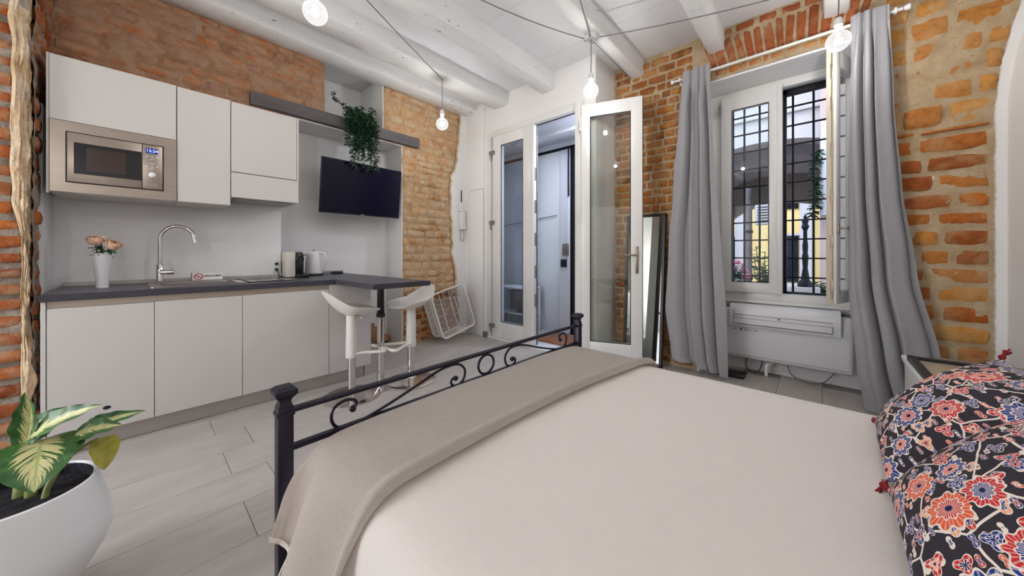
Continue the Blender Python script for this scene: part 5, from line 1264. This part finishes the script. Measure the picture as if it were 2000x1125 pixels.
stalk([(-1.925, -0.262, 0.335), (-1.93, -0.258, 0.39), (-1.945, -0.255, 0.46), (-1.955, -0.25, 0.52)], 0.017)
stalk([(-1.900, -0.240, 0.335), (-1.905, -0.235, 0.40), (-1.935, -0.228, 0.46), (-1.968, -0.222, 0.512)], 0.013)
stalk([(-1.852, -0.208, 0.335), (-1.855, -0.20, 0.39), (-1.875, -0.175, 0.45), (-1.93, -0.155, 0.50), (-1.951, -0.149, 0.51)], 0.008)
def leaf(base, tip, W, up, arch=0.03, cup=0.25, m_='variegated', twist=0.0, sharp_=0.9):
    base, tip, up = Vector(base), Vector(tip), Vector(up).normalized(); d = tip - base; L = d.length; dn = d / L
    x = dn.cross(up).normalized(); n = x.cross(dn)
    def g(u, v):
        w = W * (math.sin(PI * v ** 0.72) ** sharp_) * (1 - 0.15 * v) + 0.002
        s = (u - 0.5)
        lift = n * (arch * 4 * v * (1 - v)) + n * (cup * abs(s) * w) + n * 0.004 * math.sin(v * 22) * abs(s) * 2
        return base + d * v + x.copy() * (s * w) + lift + n * (twist * s * v * w)
    m = MB(); m.grid(g, 14, 24, uv=True); return m.obj('leaf', m_, pt, sharp=180, solid=0.0, fixn=False)
leaf((-1.972, -0.222, 0.515), (-1.765, -0.215, 0.425), 0.205, (0.45, 0.0, 1), 0.030, 0.12, sharp_=0.65)
leaf((-2.019, -0.265, 0.507), (-1.925, -0.130, 0.618), 0.095, (0.7, -0.4, 0.5), 0.02, 0.2)
leaf((-1.940, -0.245, 0.535), (-1.774, -0.083, 0.645), 0.085, (0.6, -0.5, 0.8), 0.02, 0.3)
leaf((-1.951, -0.149, 0.512), (-1.888, 0.017, 0.556), 0.060, (0.75, -0.2, 0.7), 0.022, 0.25)
leaf((-1.915, -0.155, 0.512), (-1.865, -0.040, 0.53), 0.085, (0.6, -0.2, 0.9), 0.02, 0.2)
leaf((-1.958, -0.258, 0.50), (-1.912, -0.249, 0.70), 0.075, (0.95, -0.6, 0.0), -0.015, 0.5)
leaf((-1.925, -0.085, 0.485), (-1.825, -0.082, 0.405), 0.075, (0.75, 0.1, 0.8), 0.015, 0.2, 'leaf_yellow', sharp_=0.6)
leaf((-1.96, -0.285, 0.50), (-1.83, -0.335, 0.44), 0.08, (0.6, 0, 1), 0.02, 0.2)
stalk([(-1.90, -0.20, 0.40), (-1.915, -0.15, 0.46), (-1.925, -0.10, 0.485)], 0.005)
# ================================================================ VESTIBULE AND COURTYARD
dm = thing('doormat', 'brown coir doormat just inside the entrance', 'doormat', (-2.4, 3.75, 0))
MB().box(-2.78, -2.06, 3.50, 4.02, 0.0, 0.016, 0.005).obj('pile', 'mat_brown', dm)
m = MB()
for y in (3.53, 3.985): m.box(-2.76, -2.08, y, y + 0.008, 0.0155, 0.0175)
m.obj('border_stripe', 'black', dm)
vl = thing('lobby_fill_lamp', 'added fill lamp hidden on the ceiling of the entrance lobby', 'lamp', (-2.05, 3.62, 2.80))  # lamp added out of view to brighten the vestibule
MB().lathe([(0.10, 0.0), (0.10, -0.018), (0.094, -0.02), (0.094, 0.0)], 32, (-2.05, 3.62, 2.80)).obj('rim', 'cool_white', vl)
MB().lathe([(0, -0.03), (0.06, -0.026), (0.093, -0.012), (0.093, 0.0)], 32, (-2.05, 3.62, 2.799)).obj('diffuser', 'lobby_fill', vl)
sh = thing('side_table', 'white metal shelf with a dark drawer seen through the fixed door pane', 'side table', (-3.4, 3.85, 0))
for x in (-3.72, -3.10):
    for y in (3.68, 4.0): MB().box(x, x + 0.022, y, y + 0.022, 0, 0.64, 0.002).obj('leg', 'cool_white', sh)
MB().box(-3.73, -3.07, 3.67, 4.03, 0.64, 0.662, 0.003).obj('top', 'cool_white', sh); MB().box(-3.72, -3.08, 3.68, 4.02, 0.27, 0.29, 0.003).obj('shelf', 'cool_white', sh)
d = MB().box(-3.38, -3.10, 3.685, 4.0, 0.34, 0.62, 0.004).obj('drawer', 'grey_wood', sh)

paving = struct('ground_outside', MB().box(-14, 14, 4.4, 24, -0.3, -0.05), 'paving')
# iron window bars
gr = thing('window_grille', 'black wrought iron bars outside the window', 'grille', (-0.26, 4.33, 0.72))
GY = 4.33
for x in (-0.692, -0.584, -0.452, -0.318, -0.186, -0.034, 0.105, 0.24): MB().cyl((x, GY, 0.70), (x, GY, 2.80), 0.0095 if x > -0.68 else 0.017, n=10).obj('upright_bar', 'iron', gr)
for k in range(-3, 8): MB().box(-0.86, 0.33, GY - 0.014, GY + 0.006, 1.294 + 0.187 * k - 0.007, 1.294 + 0.187 * k + 0.007, 0.002, 1).obj('crossbar', 'iron', gr)
fr_ = MB(); fr_.box(-0.262, -0.225, 4.13, 4.2, 0.70, 2.78, 0.003); fr_.box(-0.262, 0.33, 4.13, 4.2, 2.66, 2.74, 0.003); fr_.box(-0.262, 0.33, 4.13, 4.2, 0.76, 0.79, 0.003); fr_.obj('shutter_track', 'iron', gr)
def wall_arch(name, label, cat, y0, y1, x0, x1, ztop, ax0, ax1, zs, zc, m_, z0=-0.3):
    n = 24; pts = [(x0, z0), (x0, ztop), (x1, ztop), (x1, z0), (ax1, z0), (ax1, zs)]
    pts += [((ax0 + ax1) / 2 + (ax1 - ax0) / 2 * math.cos(PI * k / n), zs + (zc - zs) * math.sin(PI * k / n)) for k in range(1, n)] + [(ax0, zs), (ax0, z0)]
    t = thing(name, label, cat, ((x0 + x1) / 2, (y0 + y1) / 2, 0)); b = bmesh.new()
    m = MB(); A = [m.bm.verts.new((x, y0, z)) for x, z in pts]; B = [m.bm.verts.new((x, y1, z)) for x, z in pts]
    fa = m.bm.faces.new(A); fb = m.bm.faces.new(B[::-1]); k_ = len(pts)
    for k in range(k_): m.bm.faces.new((A[k], B[k], B[(k + 1) % k_], A[(k + 1) % k_]))
    fa.normal_update(); fb.normal_update(); bmesh.ops.triangulate(m.bm, faces=[fa, fb]); b.free()
    m.obj('wall', m_, t, sharp=30); return t
t = wall_arch('arcade_building', 'pale courtyard building with a wide vaulted archway', 'building', 9.0, 9.5, -9.0, 2.5, 5.2, -2.6, 0.9, 2.75, 3.55, 'facade')
MB().box(-4.2, 2.5, 8.93, 9.0, 4.05, 4.13, 0.01).obj('cornice', 'facade', t)
m = MB(); n = 20
for a, bb in ((9.5, 13.0),):
    P = [((-0.85) + 1.75 * math.cos(PI * k / n), 2.75 + 0.8 * math.sin(PI * k / n)) for k in range(n + 1)]
    V0 = [m.bm.verts.new((x, a, z)) for x, z in P]; V1 = [m.bm.verts.new((x, bb, z)) for x, z in P]
    for k in range(n): m.bm.faces.new((V0[k], V1[k], V1[k + 1], V0[k + 1])).smooth = True
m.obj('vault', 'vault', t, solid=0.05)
for x in (-2.65, 0.9): MB().box(x, x + 0.1, 9.5, 13.0, -0.3, 2.8).obj('passage_wall', 'facade_pink', t)
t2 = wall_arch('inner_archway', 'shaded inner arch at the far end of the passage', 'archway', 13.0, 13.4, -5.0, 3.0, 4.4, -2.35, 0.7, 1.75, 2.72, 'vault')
t3 = thing('yellow_house', 'sunlit yellow house beyond the archway', 'building', (-2, 18, 0))
MB().box(-9, 5, 18, 18.5, -0.3, 7).obj('wall', 'facade_yellow', t3)
for x0 in (-5.0, -3.2, -1.4, 0.4):
    for z0 in (0.0, 3.0):
        w = MB().box(x0, x0 + 0.8, 17.94, 18.01, z0, z0 + 1.9).obj('window', 'car_glass', t3); MB().box(x0 - 0.08, x0 + 0.88, 17.92, 17.96, z0 + 1.9, z0 + 2.0).obj('lintel', 'facade', w)
for x0, c in ((-2.75, 'facade'), (-0.55, 'facade')): MB().box(x0, x0 + 0.35, 17.8, 18.0, -0.3, 6).obj('pilaster', c, t3)
t4 = thing('side_house', 'pink plastered side building with a pale downpipe box', 'building', (0.9, 7, 0))
MB().box(0.02, 2.6, 7.2, 8.9, -0.3, 5.2).obj('wall', 'facade_pink', t4)
MB().box(0.03, 0.12, 7.1, 7.2, 1.75, 3.2, 0.01).obj('pipe_box', 'cool_white', t4)
lp = thing('lamp_post', 'black cast iron bollard post on a stone plinth in the courtyard', 'post', (-0.14, 6.4, 0))
MB().lathe([(0, -0.05), (0.02, -0.05), (0.02, 0.0)], 8, (-0.14, 6.4, 0)).obj('anchor', 'stone', lp)
MB().box(-0.30, 0.02, 6.24, 6.56, -0.06, 0.68, 0.02).obj('plinth', 'stone', lp)
MB().lathe([(0, 0.68), (0.085, 0.68), (0.085, 0.72), (0.05, 0.78), (0.04, 0.86), (0.028, 0.95), (0.034, 1.05), (0.038, 1.12), (0.028, 1.16), (0.034, 1.26), (0.024, 1.36), (0.022, 1.48), (0.045, 1.54), (0.03, 1.58), (0.04, 1.62), (0.015, 1.65), (0.022, 1.68), (0, 1.72)], 20, (-0.14, 6.4, 0)).obj('post', 'iron', lp)
pp = thing('drainpipe', 'dark red drainpipe standing in the passage', 'pipe', (-1.1, 9.7, 0)); MB().cyl((-1.12, 8.9, -0.05), (-1.12, 8.9, 2.6), 0.06, n=14).obj('pipe', 'grey_wood', pp)
for z in (0.6, 1.6): MB().cyl((-1.12, 8.9, z), (-1.12, 8.9, z + 0.06), 0.075, n=14).obj('collar', 'iron', pp)
ae = thing('outdoor_unit', 'white outdoor air conditioning unit fixed under the archway', 'air conditioner', (-0.95, 10, 2.0))
MB().box(-1.13, -0.62, 9.9, 10.2, 1.85, 2.35, 0.02).obj('case', 'cool_white', ae)
m = MB()
for k in range(6): m.box(-1.08, -0.78, 9.885, 9.9, 1.92 + k * 0.065, 1.945 + k * 0.065)
m.obj('fan_grille', 'black', ae); MB().box(-1.1, -0.65, 10.2, 10.3, 1.9, 2.3).obj('bracket', 'iron', ae)
def shrub(label, x, y, z0, h, r, seed, pot=True, flower=None):
    t = thing('potted_shrub', label, 'plant', (x, y, 0)); rg = random.Random(seed)
    MB().lathe([(0, z0), (0.12, z0), (0.17, z0 + 0.26), (0.18, z0 + 0.30), (0.15, z0 + 0.30), (0, z0 + 0.27)], 20, (x, y, 0)).obj('pot', 'terracotta', t)
    sm = MB(); lv = MB()
    for k in range(14):
        a = rg.uniform(0, 2 * PI); top = Vector((x + r * math.cos(a) * rg.uniform(.2, 1), y + r * math.sin(a) * rg.uniform(.2, 1), z0 + 0.3 + h * rg.uniform(0.5, 1)))
        sm.tube([(x, y, z0 + 0.27), ((x + top.x) / 2, (y + top.y) / 2, (z0 + 0.3 + top.z) / 2 + 0.06), top], 0.006, 4)
        for j in range(14):
            b_ = Vector((x, y, z0 + 0.3)).lerp(top, rg.uniform(0.35, 1.0)); c = rg.uniform(0, 2 * PI)
            small_leaf(lv, b_, (math.cos(c), math.sin(c), rg.uniform(-.3, .7)), rg.uniform(0.08, 0.14), 0.05, 0, 0.2)
    sm.obj('stem', 'leaf_green', t); lv.obj('foliage', 'leaf_green', t, kind='stuff', fixn=False)
    if flower:
        m = MB()
        for k in range(16): m.sphere((x + rg.uniform(-r, r), y + rg.uniform(-r, r), z0 + 0.3 + h * rg.uniform(0.7, 1.05)), 0.035, 8, 6)
        m.obj('blossoms', flower, t, kind='stuff')
shrub('pink flowering shrub in a pot at the left of the window view', -0.98, 6.1, -0.05, 0.75, 0.22, 1, flower='pink_flower')
shrub('green shrub in a terracotta pot in the middle of the window view', -0.66, 6.9, -0.05, 1.05, 0.25, 2)
shrub('low green shrub in a pot by the pink side building', 0.02, 6.8, -0.05, 0.5, 0.16, 3)
shrub('tall green shrub in a pot before the far yellow house', -1.55, 7.8, -0.05, 0.95, 0.3, 4)
ivc = thing('climbing_vine', 'green vine hanging down the corner of the pink side building', 'plant', (-0.02, 7.1, 2.0)); rg = random.Random(9); lv = MB(); sm = MB()
P = curve_pts([(0.0, 7.12, 2.75), (-0.05, 7.08, 2.4), (-0.02, 7.08, 2.05), (-0.07, 7.06, 1.75)], 10); sm.tube(P, 0.008, 5)
for p in P:
    for _ in range(4): a = rg.uniform(0, 2 * PI); small_leaf(lv, p, (math.cos(a), -abs(math.sin(a)), rg.uniform(-.8, .3)), 0.10, 0.06, 0, 0.2)
sm.obj('stem', 'leaf_green', ivc); lv.obj('foliage', 'leaf_green', ivc, kind='stuff', fixn=False)
def car(label, x, y, rz, paint):
    t = thing('car', label, 'car', (x, y, -0.05), rz)
    body = [(-2.0, 0.25), (-2.02, 0.6), (-1.9, 0.78), (-1.1, 0.92), (-0.45, 1.38), (0.7, 1.42), (1.45, 1.02), (1.95, 0.92), (2.05, 0.6), (2.0, 0.25)]
    m = MB(); m.prism(body, 1, -0.82, 0.82); bmesh.ops.bevel(m.bm, geom=list(m.bm.edges), offset=0.06, segments=2, affect='EDGES'); m.obj('body', paint, t, world=False)
    m = MB(); gl = [(-0.98, 0.95), (-0.42, 1.31), (0.66, 1.35), (1.3, 1.0)]
    for s_ in (-1, 1): m.prism(gl, 1, s_ * 0.80, s_ * 0.83)
    m.obj('side_window', 'car_glass', t, world=False)
    for wx in (-1.25, 1.3):
        for s_ in (-1, 1): m = MB(); m.cyl((wx, s_ * 0.68, 0.31), (wx, s_ * 0.86, 0.31), 0.31, n=24); w = m.obj('wheel', 'rubber', t, world=False); m = MB(); m.cyl((wx, s_ * 0.85, 0.31), (wx, s_ * 0.87, 0.31), 0.19, n=16); m.obj('hubcap', 'hinge', w, world=False)
    m = MB(); m.box(-2.03, -1.98, -0.7, -0.4, 0.55, 0.68, 0.01); m.box(-2.03, -1.98, 0.4, 0.7, 0.55, 0.68, 0.01); m.obj('headlamp', 'chrome', t, world=False)
car('dark blue car parked in the courtyard outside the entrance', -4.6, 7.3, 0.12, 'car')

# ---------------------------------------------------------------- bricks past three hundred of one wall: one joined part
for w_ in (wall_left, wall_back):
    bs = sorted([c for c in w_.children if c.name.split('.')[0] == 'brick'], key=lambda c: -c.scale[0] * c.scale[2] / ((c.location - Vector(cam.location)).length ** 2))
    if len(bs) > 298:
        groups = {}
        for c in bs[298:]: groups.setdefault(c.data.materials[0].name, []).append(c)
        b = bmesh.new(); mats = []
        for k, (mn, L) in enumerate(groups.items()):
            mats.append(L[0].data.materials[0])
            for c in L:
                n0 = len(b.faces); b.from_mesh(c.data); b.faces.ensure_lookup_table(); b.verts.ensure_lookup_table()
                fs = b.faces[n0:]; vsx = {v for f in fs for v in f.verts}; mw = Matrix.LocRotScale(c.location, c.rotation_euler, c.scale)
                for v in vsx: v.co = mw @ v.co
                for f in fs: f.material_index = k
                bpy.data.objects.remove(c)
        me = bpy.data.meshes.new('small_bricks'); b.to_mesh(me); b.free()
        for q in mats: me.materials.append(q)
        o = bpy.data.objects.new('small_bricks', me); COL.objects.link(o); o.parent = w_; o['kind'] = 'stuff'
